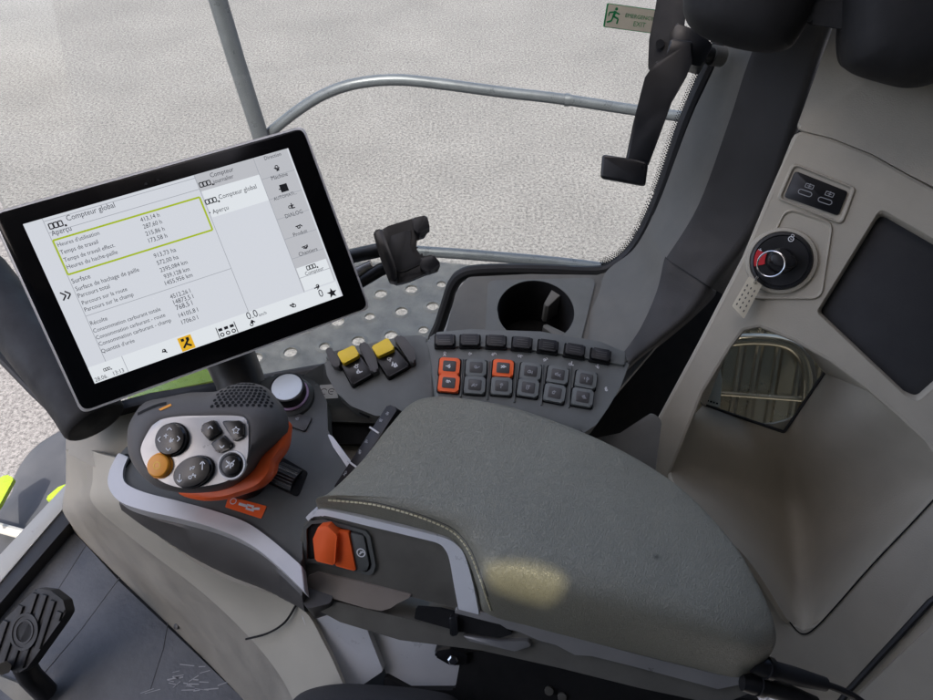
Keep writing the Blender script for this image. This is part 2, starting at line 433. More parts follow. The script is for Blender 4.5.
# sign on the glass
SG = Fr(G.hit(630, 18)+G.z*.0006, G.z, G.hit(656, 22)-G.hit(606, 15))
sg = thing('emergency_sign', SG, 'small cream and green sticker reading EMERGENCY EXIT on the glass', 'sign')
so = SG.P([(607, 3), (657, 10), (655, 34), (603, 27)])
part('sticker', prism(rnd(so, .002), 0, .0004), 'green', sg)
def shrink(p, k): c = mean(p); return [tuple(c+(V(q[:2])-c)*k) for q in p]
cc = mean(so)
inn = [tuple(V(q)+(cc-V(q)).normalized()*.0022) for q in so]
part('backing', prism(rnd(inn, .0012), .0004, .0006), 'cream', sg)
bm = bmesh.new()
text(bm, 'EMERGENCY', SG.uv(625, 17), SG.uv(653, 21), h=.0009); text(bm, 'EXIT', SG.uv(633, 26), SG.uv(645, 27.5), h=.0009)
part('lettering', bm, 'green', sg)
bm = bmesh.new()   # running figure
def rl(a, b, w): line(bm, SG.uv(*a), SG.uv(*b), w, .0009)
flat(bm, circ(*SG.uv(616.5, 9), .0018, 12), .0009)
rl((615.5, 11), (613, 17), .003); rl((613, 16), (618, 19), .0022); rl((618, 19), (616.5, 24), .0018); rl((613, 17), (611, 21), .002); rl((611, 21), (606.5, 22), .0018)
rl((615, 12), (619.5, 14.5), .0016); rl((614, 12), (609, 12.5), .0016); rl((609, 12.5), (608.5, 16), .0014)
part('running_figure', bm, 'green', sg)
# ================================================================== PILLAR
def tG(u, v): return (G.hit(u, v)-CAM).dot(FW)
def st(gp_, c1, c2, b):
    t0 = tG(*gp_)-.015
    return [W(*gp_, t0), W(*c1, t0-.05), W(*c2, t0-.085), W(*b, t0-.03)]
sts = [st((790, -130), (828, -130), (900, -130), (912, -130)), st((724, 45), (752, 45), (829, 30), (838, 34)), st((691, 118), (727, 120), (795, 132), (804, 138)),
       st((664, 190), (696, 205), (760, 222), (770, 228)), st((652, 218), (664, 257), (710, 287), (722, 294))]
def columns(rows, n=6, sub=5):
    """smooth along, with rounded corners across"""
    out = []
    cols = list(zip(*rows)); cols = [cr(list(c), n, False) for c in cols]
    for r in zip(*cols):
        pts = []
        for i, p in enumerate(r):
            if 0 < i < len(r)-1:
                a = p+(r[i-1]-p)*min(.45, .012/(r[i-1]-p).length); b = p+(r[i+1]-p)*min(.45, .012/(r[i+1]-p).length)
                for j in range(sub+1):
                    t = j/sub; pts.append(a*(1-t)**2+p*2*t*(1-t)+b*t*t)
            else: pts.append(p)
        out.append(pts)
    return out
PF = Fr(W(700, 250, .85), (0, 0, 1), (1, 0, 0))
pr = thing('cab_pillar', PF, 'dark grey cab pillar with paler lower trim beside the side window', 'pillar')
def relbm(bm, fr):
    for v in bm.verts: v.co = fr.loc(v.co)
    return bm
K1 = 6
cu_ = columns(sts)
part('upper_cover', relbm(patch([r[K1-2:] for r in cu_], .005), PF), 'pillar', pr)
part('edge_trim', relbm(patch([r[:K1-1] for r in cu_], .005), PF), 'trim', pr)
lo = [[W(656, 205, tG(652, 218)-.016), W(667, 249, tG(652, 218)-.061), W(711, 280, tG(652, 218)-.094), W(716, 287, .97)],
      [W(648, 226, tG(648, 226)-.018), W(662, 259, tG(652, 218)-.062), W(709, 290, tG(652, 218)-.096), W(714, 297, .97)],
      [W(632, 251, tG(632, 251)-.018), W(655, 290, .90), W(690, 316, .865), W(692, 319, .97)],
      [W(606, 272, tG(606, 272)-.018), W(640, 325, .895), W(660, 341, .87), W(662, 344, .97)],
      [W(596, 300, .96), W(622, 352, .88), W(634, 362, .865), W(636, 365, .96)],
      [W(565, 360, .93), W(588, 400, .87), W(594, 405, .86), W(596, 408, .95)]]
cl_ = columns(lo)
part('lower_trim', relbm(patch([r[:K1-1] for r in cl_], .005), PF), 'trim', pr)
part('lower_cover', relbm(patch([r[K1-2:] for r in cl_], .005), PF), 'pillar', pr)
# black sheet added behind the gap to stand in for its shadow
bm = bmesh.new()
flat(bm, [(0, 0), (1, 0), (1, 1), (0, 1)], 0); bm.free()
SH = Fr(W(690, 380, 1.02), (-.3, -.6, .5), (1, 0, 0))
part('gap_shade_sheet', prism(SH.P([(600, 300), (700, 280), (800, 20), (845, 30), (742, 285), (690, 395), (660, 480), (560, 480)]), -.006, 0), 'blackm', pr, fr=SH)
bm = prism(rnd(Fr(W(630, 440, .76), (-.1, -.5, .85), (1, 0, 0)).P([(585, 440), (620, 433), (652, 412), (662, 420), (655, 475), (600, 475)]), .006), -.01, 0, .002)
part('lower_filler', bm, 'trim', pr, fr=Fr(W(630, 440, .76), (-.1, -.5, .85), (1, 0, 0)))
# ================================================================== LEDGE + CUP HOLDER
CU = Fr(WZ(536, 311, .565), (0, -.2, .98), (1, 0, 0))
cu = thing('cup_holder', CU, 'grey ledge tray with round black cup holder under the side window', 'cup holder')
led = rnd(CU.P([(468, 277), (530, 274), (597, 275), (622, 268), (640, 255), (670, 330), (610, 400), (430, 400), (446, 330), (456, 292)]), .012)
cpx, cpy = CU.uv(535.5, 312); cr_ = abs(CU.uv(574, 312)[0]-cpx)
ring = circ(cpx, cpy, cr_, 48)
part('ledge', holeplate(ccw(led), [ring], -.012, 0), 'trim', cu)
ins = rnd(CU.P([(488, 282), (596, 279), (580, 345), (485, 335)]), .012, 5)
part('insert_plate', holeplate(ccw(ins), [ring], .0003, .0035), 'panel', cu)
bm = lathe([(cr_-.0005, .003), (cr_-.002, -.001), (cr_-.004, -.05), (cr_-.006, -.085), (.0, -.086)], 48, cpx, cpy)
bmesh.ops.delete(bm, geom=[f for f in bm.faces if len(f.verts) > 4], context='FACES')
part('cup_well', bm, 'hole', cu)
for a, b in (((556, 293), (546, 308)), ((567, 339), (545, 326))):
    A, B = V(CU.uv(*a, -.006)), V(CU.uv(*b, -.02)); d = (B-A).normalized(); e = V((-d.y, d.x))
    pts = [A+e*.008, A-e*.008, B-e*.0045, B+d*.003, B+e*.0045]
    bm = prism(pts, -.05, -.006, .002, top=lambda x, y, A=A, d=d: -.004-.35*max(0, (V((x, y))-A).dot(d)))
    part('spring_finger', bm, 'trim', cu)
# front face of ledge going down
bm = prism(rnd(CU.P([(428, 398), (446, 330), (456, 296), (470, 282), (610, 282), (600, 400)]), .01), -.2, -.095)
part('ledge_front', bm, 'trim', cu)
# ================================================================== EMERGENCY LEVER
LV = Fr(W(660, 110, .78), (-.25, -.75, .5), (1, 0, .1))
lv = thing('emergency_lever', LV, 'black crank shaped lever handle hanging beside the pillar top', 'lever')
arm = LV.P([(670, 39), (693, 42), (692, 62), (687, 75), (672, 101), (660, 134), (648, 166), (625, 162), (632, 129), (641, 93), (645, 78), (656, 62), (666, 58)])
part('arm', prism(rnd(arm, .004, 3), -.012, .004, .003), 'black', lv)
part('grip', prism(rnd(LV.P([(602, 154), (626, 158), (648, 162), (645, 186), (600, 178)], .01), .004, 3), -.018, .010, .004, 3), 'black', lv)
ax_ = [LV.loc(W(690, 52, .79)), LV.loc(W(712, 55, .80))]
part('pivot', tube(ax_, .0085, 20), 'black', lv)
part('pivot_ring', tube([LV.loc(W(711, 55, .80)), LV.loc(W(722, 57, .805))], .0115, 20), 'trim', lv)
part('mount_plate', prism(rnd(LV.P([(660, -20), (690, -20), (684, 30), (668, 60), (655, 76), (648, 66), (649, 40), (655, 10)], -.03), .004), -.045, -.03, .002), 'blackm', lv)
part('mount_block', prism(rnd(LV.P([(676, 26), (700, 36), (712, 48), (700, 70), (668, 62), (670, 38)], -.03), .004), -.06, -.014, .002), 'black', lv)
bm = bmesh.new(); tube([LV.loc(LV.hit(660, 44, -.03)), LV.loc(LV.hit(660, 44, -.024))], .005, 14, bm)
part('screw', bm, 'black', lv)
# ================================================================== UPPER RIGHT HOUSINGS
OH = Fr(W(790, -20, .62), (-.44, -.95, .34), (1, 0, 0))
oh = thing('overhead_housing', OH, 'black rounded double housing hanging at the top beside the pillar', 'housing')
def lobe(px, h, n=8):
    e = [V((*q, -.03)) for q in OH.P(px)]
    e = cr(e, 6); return dome(e, lambda x, y: h, 2.6, 12, under=.06)
part('lobe', lobe([(684, -60), (680, 0), (682, 18), (692, 32), (715, 44), (755, 53), (785, 51), (800, 36), (815, 5), (835, -60), (760, -90)], .022), 'blackm', oh)
part('lobe', lobe([(850, -40), (842, 20), (842, 60), (852, 74), (880, 84), (910, 90), (940, 84), (985, 60), (1000, -30), (920, -90)], .026), 'blackm', oh)
part('bridge', prism(rnd(OH.P([(795, -60), (800, 8), (810, 24), (850, 30), (872, 26), (872, -60)]), .006), -.08, -.012, .004), 'blackm', oh)
# ================================================================== RIGHT WALL
MF = Fr(W(781, 261, .74), (-.42, -.70, .56), W(848, 192, .74)-W(793, 170, .735))
wl = thing('side_wall_panel', MF, 'warm grey moulded cab side panel with storage pocket and dark tray', 'panel')
main = [(798, 134), (830, 142), (870, 158), (905, 178), (960, 208), (1040, 300), (985, 520), (958, 482), (928, 440), (900, 414), (868, 386), (832, 359), (795, 338), (760, 324), (742, 328), (728, 346), (700, 392), (663, 484), (664, 570), (634, 570), (640, 458), (700, 347), (746, 258), (772, 196)]
tray = [(880, 208), (985, 268), (1000, 330), (918, 402), (905, 396), (816, 312)]
mo = rnd(MF.P(main), .006, 3)
tr = rnd(MF.P(tray), .006, 4)
part('face', holeplate(ccw(mo), [tr], -.010, 0), 'beige', wl)
part('lip', tube([V((x, y, -.004)) for x, y in mo], .0042, 8, closed=True), 'beige', wl)
tl = rnd(MF.P(tray), .0065, 4); tc_ = mean(tl)
bm = bmesh.new()
loft(bm, [[(x, y, .0004) for x, y in tl], [(tc_.x+(x-tc_.x)*.975, tc_.y+(y-tc_.y)*.975, -.002) for x, y in tl], [(tc_.x+(x-tc_.x)*.95, tc_.y+(y-tc_.y)*.95, -.014) for x, y in tl]], False, False)
part('tray_rim', bm, 'beige', wl)
part('tray_mat', prism([(tc_.x+(x-tc_.x)*.952, tc_.y+(y-tc_.y)*.952) for x, y in tl], -.02, -.0125, .0015), 'tray', wl)
UPF = Fr(MF.hit(880, 80, -.004), MF.z+V((.03, -.02, .06)), MF.x)
part('upper_panel', prism(rnd(UPF.P([(846, -60), (832, 30), (797, 126), (803, 131), (832, 138), (872, 154), (908, 174), (970, 205), (1050, 150), (1050, -60)]), .008), -.008, 0, .003, 3), 'beige', wl, fr=UPF)
bm = prism(MF.P([(812, 112), (792, 140), (960, 230), (1040, 200), (960, 180)], -.03), -.036, -.03)
part('seam_backing', bm, 'blackm', wl)
# pocket: two faces meeting in a soft crease
def pk(rows): return patch([cr(r, 6, False) for r in rows], .005)
def rowmix(a, b, n): return [[p.lerp(q, i/n) for p, q in zip(a, b)] for i in range(n+1)]
tM = lambda u, v: (MF.hit(u, v)-CAM).dot(FW)
VW = Fr(W(765, 375, .91), (-.30, -.72, .62), MF.x)
pl_ = [VW.hit(703, 405), MF.hit(690, 422, -.013), MF.hit(670, 466, -.013), W(692, 508, .715), W(745, 556, .705), W(786, 618, .725)]
pc_ = [VW.hit(784, 433), W(789, 470, .97), W(794, 510, .99), W(797, 550, .96), W(800, 590, .88), W(802, 632, .75)]
pr_ = [VW.hit(827, 371), MF.hit(872, 390, -.013), MF.hit(928, 440, -.013), MF.hit(954, 482, -.013), W(890, 545, .722), W(822, 618, .735)]
rows = []
for a, b, c in zip(cr(pl_, 8, False), cr(pc_, 8, False), cr(pr_, 8, False)):
    k1, k2 = b+(a-b)*min(.45, .05/max(.001, (a-b).length)), b+(c-b)*min(.45, .05/max(.001, (c-b).length))
    rows.append([a, a.lerp(k1, .35), a.lerp(k1, .7)]+[k1*(1-t)**2+b*2*t*(1-t)+k2*t*t for t in (0, .2, .4, .6, .8, 1)]+[k2.lerp(c, .35), k2.lerp(c, .7), c])
part('pocket', patch(rows, .005), 'beige', wl, fr=WF, smooth=80)
# pocket end round the viewing window
rows = [[MF.hit(u, v, -.006) for u, v in ((698, 396), (728, 346), (742, 328), (760, 324), (795, 338), (832, 359), (870, 388))],
        [VW.hit(u, v) for u, v in ((703, 405), (722, 356), (738, 321), (757, 308), (776, 314), (804, 344), (827, 371))]]
part('pocket_roof', patch(rows, .004), 'beige', wl, fr=WF)
# lower panel and flank
LF = Fr(W(870, 600, .70), (-.45, -.62, .64), MF.x)
part('lower_panel', prism(rnd(LF.P([(1000, 440), (943, 487), (872, 562), (818, 626), (803, 634), (790, 624), (752, 566), (752, 600), (790, 720), (842, 720), (1000, 556)]), .006, 3), -.012, 0, .003, 3), 'beige', wl, fr=LF)
gp2 = cr([LF.loc(LF.hit(u, v, .0012)) for u, v in ((985, 452), (948, 484), (936, 497), (910, 525), (872, 565), (835, 607), (815, 628), (803, 634), (792, 625), (775, 600), (752, 565))], 5, False)
part('panel_gap', tube(gp2, .0008, 6), 'hole', wl, fr=LF)
CF = Fr(W(905, 670, .68), (-.45, -.55, .70), MF.x)
part('corner_seam', tube([CF.loc(CF.hit(u, v, .002)) for u, v in ((1010, 545), (930, 602), (849, 690), (838, 705))], .0032, 8), 'rubber', wl, fr=CF)
part('corner_panel', prism(rnd(CF.P([(1000, 560), (849, 704), (830, 760), (1000, 760)]), .006), -.012, 0, .003, 3), 'beige', wl, fr=CF)
# USB plate
us = part('usb_plate', prism(rnd(MF.P([(795, 171), (848, 192), (838, 216), (784, 197)]), .003), .0002, .0022, .0008), 'black', wl)
bm = bmesh.new()
for u, v in ((805, 193), (825, 201)):
    c = V(MF.uv(u, v, .0024))
    for dx in (-.0058, .0058): pass
    for s in (1, -1):
        line(bm, c+V((-.0045, s*.0024)), c+V((.0045, s*.0024)), .0008, .0024)
        ringflat(bm, c+V((s*.0045, 0)), .0020, .0028, .0024, 8, -math.pi/2 if s > 0 else math.pi/2, math.pi/2 if s > 0 else math.pi*1.5)
    d = c+V((.001, .0078))
    line(bm, d+V((-.004, .002)), d+V((.004, .002)), .0007, .0024); line(bm, d+V((-.004, -.002)), d+V((.004, -.002)), .0007, .0024)
    line(bm, d+V((-.004, -.002)), d+V((-.004, .002)), .0007, .0024); line(bm, d+V((.004, -.002)), d+V((.004, .002)), .0007, .0024)
    line(bm, d+V((-.002, 0)), d+V((.002, 0)), .0007, .0024); line(bm, d+V((0, -.0015)), d+V((0, .003)), .0007, .0024)
part('usb_marking', bm, 'greymark', us)
fm = rnd(MF.P([(792, 162), (857, 188), (843, 226), (776, 199)]), .006, 4); fi = rnd(MF.P([(794, 169), (850, 191), (839, 218), (782, 198)]), .003, 4)
bm = bmesh.new(); loft(bm, [[(x, y, .0002) for x, y in fm], [(x, y, .0032) for x, y in shrink(fm, .95)], [(x, y, .0032) for x, y in shrink(fm, .91)], [(x, y, .0004) for x, y in shrink(fm, .86)]], False, False)
part('usb_surround', bm, 'beige', us)
# ignition
ic = MF.uv(781, 261); ir = abs(MF.uv(810, 261)[0]-ic[0])
IG = Fr(MF.hit(781, 261), MF.z, MF.x)
fm = rnd(MF.P([(786, 206), (834, 222), (822, 300), (742, 300)]), .012, 4)
bm = bmesh.new(); loft(bm, [[(x, y, .0002) for x, y in fm], [(x, y, .003) for x, y in shrink(fm, .965)], [(x, y, .003) for x, y in shrink(fm, .955)], [(x, y, .0006) for x, y in shrink(fm, .91)]], False, True)
part('ignition_recess', bm, 'beige', wl)
igp = part('ignition_lock', lathe([(.0315, .0004), (.0315, .006), (.0305, .009), (.028, .0095), (.027, .008)], 48), 'black', wl, fr=IG)
part('ignition_collar', lathe([(.0365, .0004), (.0355, .005), (.0325, .0062), (.0318, .006), (.0318, .0004)], 48), 'beige', igp)
part('key_barrel', lathe([(.014, .0078), (.0135, .013), (.0115, .015), (.001, .015)], 32), 'black', igp)
bm = bmesh.new(); c = V(IG.uv(791, 239, .0098)); ringflat(bm, c, .0022, .003, .0098, 14); ringflat(bm, c+V((0, .0036)), .0012, .0018, .0098, 10)
line(bm, c-V((.001, 0)), c+V((.001, 0)), .0007, .0098)
c = V(IG.uv(760, 250, .0098)); line(bm, c-V((.002, 0)), c+V((.002, 0)), .0008, .0098); line(bm, c-V((0, .002)), c+V((0, .002)), .0008, .0098)
part('lock_marking', bm, 'white', igp)
bm = bmesh.new()
a0, a1 = math.radians(175), math.radians(215)
part('red_mark', ringflat(bm, (0, 0), .016, .027, .0099, 8, a0, a1), 'red', igp)
# key
KF = Fr(IG.o+IG.z*.015, IG.z, IG.x)
ky = thing('ignition_key', KF, 'black key in the ignition lock carrying a thin split ring', 'key')
bow = cr([V((*q, 0)) for q in KF.P([(772, 254), (782, 253), (793, 256), (797, 263), (792, 268), (780, 266), (770, 262)], .008)], 4)
part('bow', prism(bow, -.002, .014, .003, 3), 'black', ky)
rc = KF.uv(771, 264, .013)
bm = bmesh.new(); tube([(rc[0]+.0135*math.cos(i*math.pi/16), rc[1]+.0135*math.sin(i*math.pi/16), .013+.004*math.sin(i*math.pi/16+1)) for i in range(32)], .0009, 8, bm, True)
tube([(rc[0]+.0135*math.cos(i*math.pi/16), rc[1]+.0135*math.sin(i*math.pi/16), .0147+.004*math.sin(i*math.pi/16+1)) for i in range(32)], .0009, 8, bm, True)
part('split_ring', bm, 'chrome', ky)
TG = Fr(KF.hit(747, 297, .006), (-.35, -.7, .62), KF.hit(743, 318)-KF.hit(761, 285))
tg = thing('key_tag', TG, 'cream printed paper tag dangling from the ignition key ring', 'tag')
tq = TG.P([(749, 276), (762, 285), (744, 319), (732, 306)])
part('card', prism(rnd(tq, .0012), -.0006, .0006, .0002), 'tagm', tg)
bm = bmesh.new()
for i in range(5):
    for j in range(3):
        a = V(tq[0]).lerp(V(tq[1]), .2+.28*j); b = V(tq[3]).lerp(V(tq[2]), .2+.28*j); c = a.lerp(b, .25+.15*i)
        line(bm, c-V((.0012, 0)), c+V((.0012, 0)), .0013, .0009)
part('printing', bm, 'grip', tg)
bm = bmesh.new(); tube([TG.loc(KF.hit(758, 276, .014)), TG.loc(TG.hit(754, 283, .0007))], .0012, 8, bm)
part('tie', bm, 'chrome', tg)
# viewing window with the tank behind it
vw = thing('viewing_window', VW, 'clear five sided window low in the side panel showing metal inside', 'window')
vp = [(738, 321), (757, 308), (775, 314), (804, 344), (826, 370), (784, 432), (702, 404)]
part('clear_pane', prism(rnd(VW.P(vp), .002), -.003, 0, .0006), 'glass', vw)
part('gasket', tube([V((x, y, .0008)) for x, y in rnd(VW.P(vp), .003)], .0022, 8, closed=True), 'rubber', vw)
TK = Fr(W(765, 375, 1.04), (-.30, -.72, .62), MF.x)
tk = part('tank_wall', prism(TK.P([(690, 290), (850, 300), (850, 445), (690, 445)]), -.004, 0), 'tank', vw, fr=TK)
for u in (715, 735, 752, 772, 795, 815):
    bm = tube([V((*TK.uv(u+16, 295), .004)), V((*TK.uv(u-8, 445), .004))], .006, 10)
    part('rib', bm, 'tank', tk, fr=TK)
part('cross_rib', tube([V((*TK.uv(690, 390), .01)), V((*TK.uv(850, 402), .01))], .004, 10), 'tank', tk, fr=TK)
part('curved_pipe', tube(cr([V((*TK.uv(u, v), .03)) for u, v in ((700, 345), (750, 338), (790, 345), (806, 375), (800, 440))], 6, False), .010, 12), 'tank', tk, fr=TK)
bm = flat(bmesh.new(), VW.P([(703, 403), (719, 354), (722, 380), (720, 408)], -.0035), -.0035)
lb = part('inside_label', bm, 'pearl', vw)
bm = bmesh.new(); 
for i in range(5): line(bm, VW.uv(704+i*3, 399.5+i*.9, -.0002), VW.uv(706+i*3, 400+i*.9, -.0002), .0025-.0003*(i % 2), .0004)
part('label_print', bm, 'hole', lb, fr=VW)
# ================================================================== MONITOR
a, b, c, d = W(24, 224, .64), W(289, 148, .7092), W(342, 296, .738), W(94, 384, .669)
MO = Fr((a+b+c+d)/4, (b-a).cross(a-d), (b-a)+(c-d))
mo_ = thing('terminal_monitor', MO, 'wide black framed touch screen monitor showing machine counters', 'monitor')
oc = MO.P([(-2, 226), (302, 117), (364, 306), (84, 414)])
x0 = (oc[0][0]+oc[3][0])/2; x1 = (oc[1][0]+oc[2][0])/2; y1 = (oc[0][1]+oc[1][1])/2; y0 = (oc[2][1]+oc[3][1])/2
RC = lambda e: rnd([(x0-e, y0-e), (x1+e, y0-e), (x1+e, y1+e), (x0-e, y1+e)], .008, 6)
part('frame', prism(RC(.0022), -.012, -.0002, .0012), 'silver', mo_)
part('bezel', prism(RC(0), -.004, 0, .0006), 'glassb', mo_)
part('rear_cover', prism(RC(-.012), -.05, -.0121), 'black', mo_)
sq = MO.P([(24, 224), (289, 148), (342, 296), (94, 384)])
sx0 = (sq[0][0]+sq[3][0])/2; sx1 = (sq[1][0]+sq[2][0])/2; sy1 = (sq[0][1]+sq[1][1])/2; sy0 = (sq[2][1]+sq[3][1])/2
def nsc(pts): return [(min(max(x, sx0), sx1), min(max(y, sy0), sy1)) for x, y in MO.P(pts)]
scn = part('screen', flat(bmesh.new(), [(sx0, sy0), (sx1, sy0), (sx1, sy1), (sx0, sy1)], .0003), 'scr', mo_)
def bb(pts, h, bm=None):
    q = nsc(pts); xs = [p[0] for p in q]; ys = [p[1] for p in q]
    bm = bm or bmesh.new()
    xa, xb = (xs[0]+xs[3])/2, (xs[1]+xs[2])/2; ya, yb = (ys[2]+ys[3])/2, (ys[0]+ys[1])/2
    return flat(bm, [(xa, ya), (xb, ya), (xb, yb), (xa, yb)], h), (xa, xb, ya, yb)
bm, _ = bb([(193, 176), (254, 158), (262, 174), (201, 192)], .0004); part('menu_tab', bm, 'scr2', scn)
bm, sb = bb([(254, 158.5), (289, 148), (334, 281), (303, 291)], .0004); part('side_bar', bm, 'scr2', scn)
bm, _ = bb([(201, 192), (260, 174), (268, 201), (213, 217)], .0004)
part('open_tab', bm, 'scr3', scn); bm, _ = bb([(296.6, 268), (327, 258.6), (333, 281), (304, 291)], .0005); part('active_tab', bm, 'scr3', scn)
bm, bar = bb([(88, 369), (334, 281), (342, 296), (94.6, 384)], .0006)
part('status_bar', bm, 'scr3', scn)
bm = bmesh.new(); HX = .0008
q = nsc([(53.2, 240.8), (200, 197), (212, 230), (68, 275)])
gx0, gx1 = (q[0][0]+q[3][0])/2, (q[1][0]+q[2][0])/2; gy1, gy0 = (q[0][1]+q[1][1])/2, (q[2][1]+q[3][1])/2
for A, B in (((gx0, gy0), (gx1, gy0)), ((gx1, gy0), (gx1, gy1)), ((gx1, gy1), (gx0, gy1)), ((gx0, gy1), (gx0, gy0))): line(bm, A, B, .0018, HX)
part('selection_frame', bm, 'scrg', scn)
bm = bmesh.new()
def hl(y, xa, xb): line(bm, (xa, y), (xb, y), .0006, HX)
def vl(x, ya, yb): line(bm, (x, ya), (x, yb), .0006, HX)
xa = MO.uv(42, 218)[0]; vl(xa, bar[3], sy1); vl(gx1+.003, bar[3], sy1)
hl(gy1+.0075, xa, gx1+.003); hl(MO.uv(120, 305)[1], xa, gx1+.003); hl(gy1+.019, xa, gx1+.003); vl(sb[0], bar[3], sy1)
vl(MO.uv(127, 368)[0], bar[2], bar[3])
for i in range(1, 7): hl(sb[3]-(sb[3]-sb[2])*i/6.7-.001, sb[0], sb[1])
part('divider', bm, 'scrl', scn)
bm = bmesh.new()
def T(s, p0, p1, ys=1.15):
    A, B = V(MO.uv(*p0)), V(MO.uv(*p1)); y = (A.y+B.y)/2
    part('text_line', text(bmesh.new(), s, (A.x, y), (B.x, y), h=HX, yscale=ys), 'scrt', scn)
for s, p0, p1 in (
    ('Compteur global', (67.7, 221.5), (115.5, 207)), ('Aperçu', (52.8, 236.6), (72, 230)),
    ("Heures d'utilisation", (58.6, 247), (100, 234.6)), ('Temps de travail', (61.5, 255), (98.7, 243.3)), ('Temps de travail effect.', (64.8, 262), (115.5, 247)), ('Heures du hache-paille', (67.7, 268.8), (118.4, 254)),
    ('413,14 h', (141.5, 222.5), (160, 216.3)), ('287,60 h', (144.4, 229.4), (162.4, 223)), ('215,86 h', (146.8, 236.6), (165, 230)), ('173,58 h', (149.7, 243.3), (167.6, 237)),
    ('Surface', (73, 283.8), (91, 278)), ('Surface de hachage de paille', (76.4, 290.6), (140, 271.8)), ('Parcours total', (79, 298), (110.3, 287.9)), ('Parcours sur la route', (82.9, 304.6), (127.9, 291)), ('Parcours sur le champ', (85.4, 311.4), (134.3, 296.4)),
    ('913,73 ha', (155, 258.5), (176.5, 251.3)), ('572,00 ha', (158, 265.5), (179, 258.5)), ('2395,084 km', (161, 272.5), (188, 263.5)), ('939,128 km', (165, 279), (190, 270.5)), ('1455,956 km', (166, 285.5), (193, 276.5)),
    ('Récolte', (91.4, 325.4), (108, 320)), ('Consommation carburant totale', (94, 332.4), (161.3, 311)), ('Consommation carburant - route', (96.8, 339.3), (166, 316.8)), ('Consommation carburant - champ', (99.6, 345.7), (171.8, 322)), ("Quantité d'urée", (102, 352.6), (135.4, 342.5)),
    ('4512,26 l', (171, 299), (191, 292.6)), ('14873,5 l', (174.4, 304.6), (193.9, 298)), ('768,5 l', (177, 310.4), (193, 304.6)), ('14105,8 l', (179.7, 317.4), (198.6, 311.4)), ('1706,0 l', (182.5, 324.3), (198.6, 319)),
    ('Compteur', (211, 178), (234, 171)), ('journalier', (214, 184), (234, 178)), ('Compteur global', (219.4, 199.4), (257, 188.6)), ('• Aperçu', (210, 215), (229, 209.4)),
    ('Direction', (265, 160.4), (281.4, 155.6)), ('Machine', (272, 180.6), (288, 175.6)), ('AUTOMATI...', (274.3, 201), (297, 194)), ('DIALOG', (286, 218.6), (303, 213)), ('Produit', (294, 237), (307.7, 232.5)), ('Chantiers', (299.4, 256.6), (317.7, 250.5)), ('Compteur', (305.7, 275.7), (324, 269.6)),
    ('28.06.   13:13', (96, 382), (124.6, 371.5)), ('0.0', (248, 320), (258.6, 316)), ('km/h', (259.5, 316.4), (267, 314)), ('0', (320, 297.5), (324, 296))): T(s, p0, p1)
bm = bmesh.new()
def ic_counter(u, v, k=1.0):
    bm = bmesh.new()
    c = V(MO.uv(u, v))
    for i in range(3):
        q = c+V(((i-1)*.0042*k, 0)); w, h = .0036*k, .005*k
        for A, B in (((-w/2, -h/2), (w/2, -h/2)), ((w/2, -h/2), (w/2, h/2)), ((w/2, h/2), (-w/2, h/2)), ((-w/2, h/2), (-w/2, -h/2))): line(bm, q+V(A), q+V(B), .0011*k, HX)
    line(bm, c+V((.007*k, -.003*k)), c+V((.009*k, -.003*k)), .002*k, HX); part('screen_icon', bm, 'scrd', scn)
ic_counter(56, 225); ic_counter(205, 184, .9); ic_counter(211, 201, .9); ic_counter(311, 267, .8); ic_counter(107, 369, .5)
for k_, (u, v) in enumerate(((277, 168), (283, 188), (291, 207), (299, 227), (305, 246), (318, 286), (165, 351), (292, 305), (252, 323))):
    part('screen_icon', glyph(bmesh.new(), MO.uv(u, v), .0085, HX, k_+3), 'scrd', scn)
c = V(MO.uv(284, 188)); part('screen_icon', flat(bmesh.new(), rect(c.x, c.y, .008, .008), HX), 'scrd', scn)
for e in (0, .0042):   # double chevron
    c = V(MO.uv(64, 296))+V((e, 0)); line(bm, c+V((-.002, .004)), c+V((.002, 0)), .0014, HX); line(bm, c+V((-.002, -.004)), c+V((.002, 0)), .0014, HX)
part('screen_icon', bm, 'scrd', scn); bm = bmesh.new()
c = V(MO.uv(332, 293)); star = [(c.x+(.0058 if i % 2 == 0 else .0024)*math.sin(i*math.pi/5), c.y+(.0058 if i % 2 == 0 else .0024)*math.cos(i*math.pi/5)) for i in range(10)]
for i in range(10):
    bm.faces.new([bm.verts.new((*c, HX)), bm.verts.new((*star[(i+1) % 10], HX)), bm.verts.new((*star[i], HX))])
part('screen_icon', bm, 'scrd', scn); bm = bmesh.new()
c = V(MO.uv(227, 330))
for dx in (-.006, 0, .006):
    ringflat(bm, c+V((dx, -.003)), .0012, .0022, HX, 12); line(bm, c+V((dx-.002, .0025)), c+V((dx+.002, .0025)), .003, HX)
for s in (-1, 1): line(bm, c+V((s*.0095, -.006)), c+V((s*.0095, .006)), .0008, HX)
part('screen_icon', bm, 'scrd', scn)
c = V(MO.uv(186.5, 343)); part('warning_tile', flat(bmesh.new(), rect(c.x, c.y, .0135, .0145), .0008), 'scry', scn)
bm = bmesh.new(); line(bm, c+V((-.004, -.004)), c+V((.003, .003)), .002, .001); line(bm, c+V((-.004, .004)), c+V((-.001, .004)), .003, .001); line(bm, c+V((.001, .004)), c+V((.004, .004)), .003, .001); line(bm, c+V((.0, -.001)), c+V((.004, -.004)), .002, .001)
part('tile_icon', bm, 'scrd', scn)
bm = bmesh.new()
for u, v, r in ((146, 184, .0014), (158, 180, .001)): flat(bm, circ(*MO.uv(u, v), r, 14), .0002)
part('sensor_dot', bm, 'blackm', mo_)
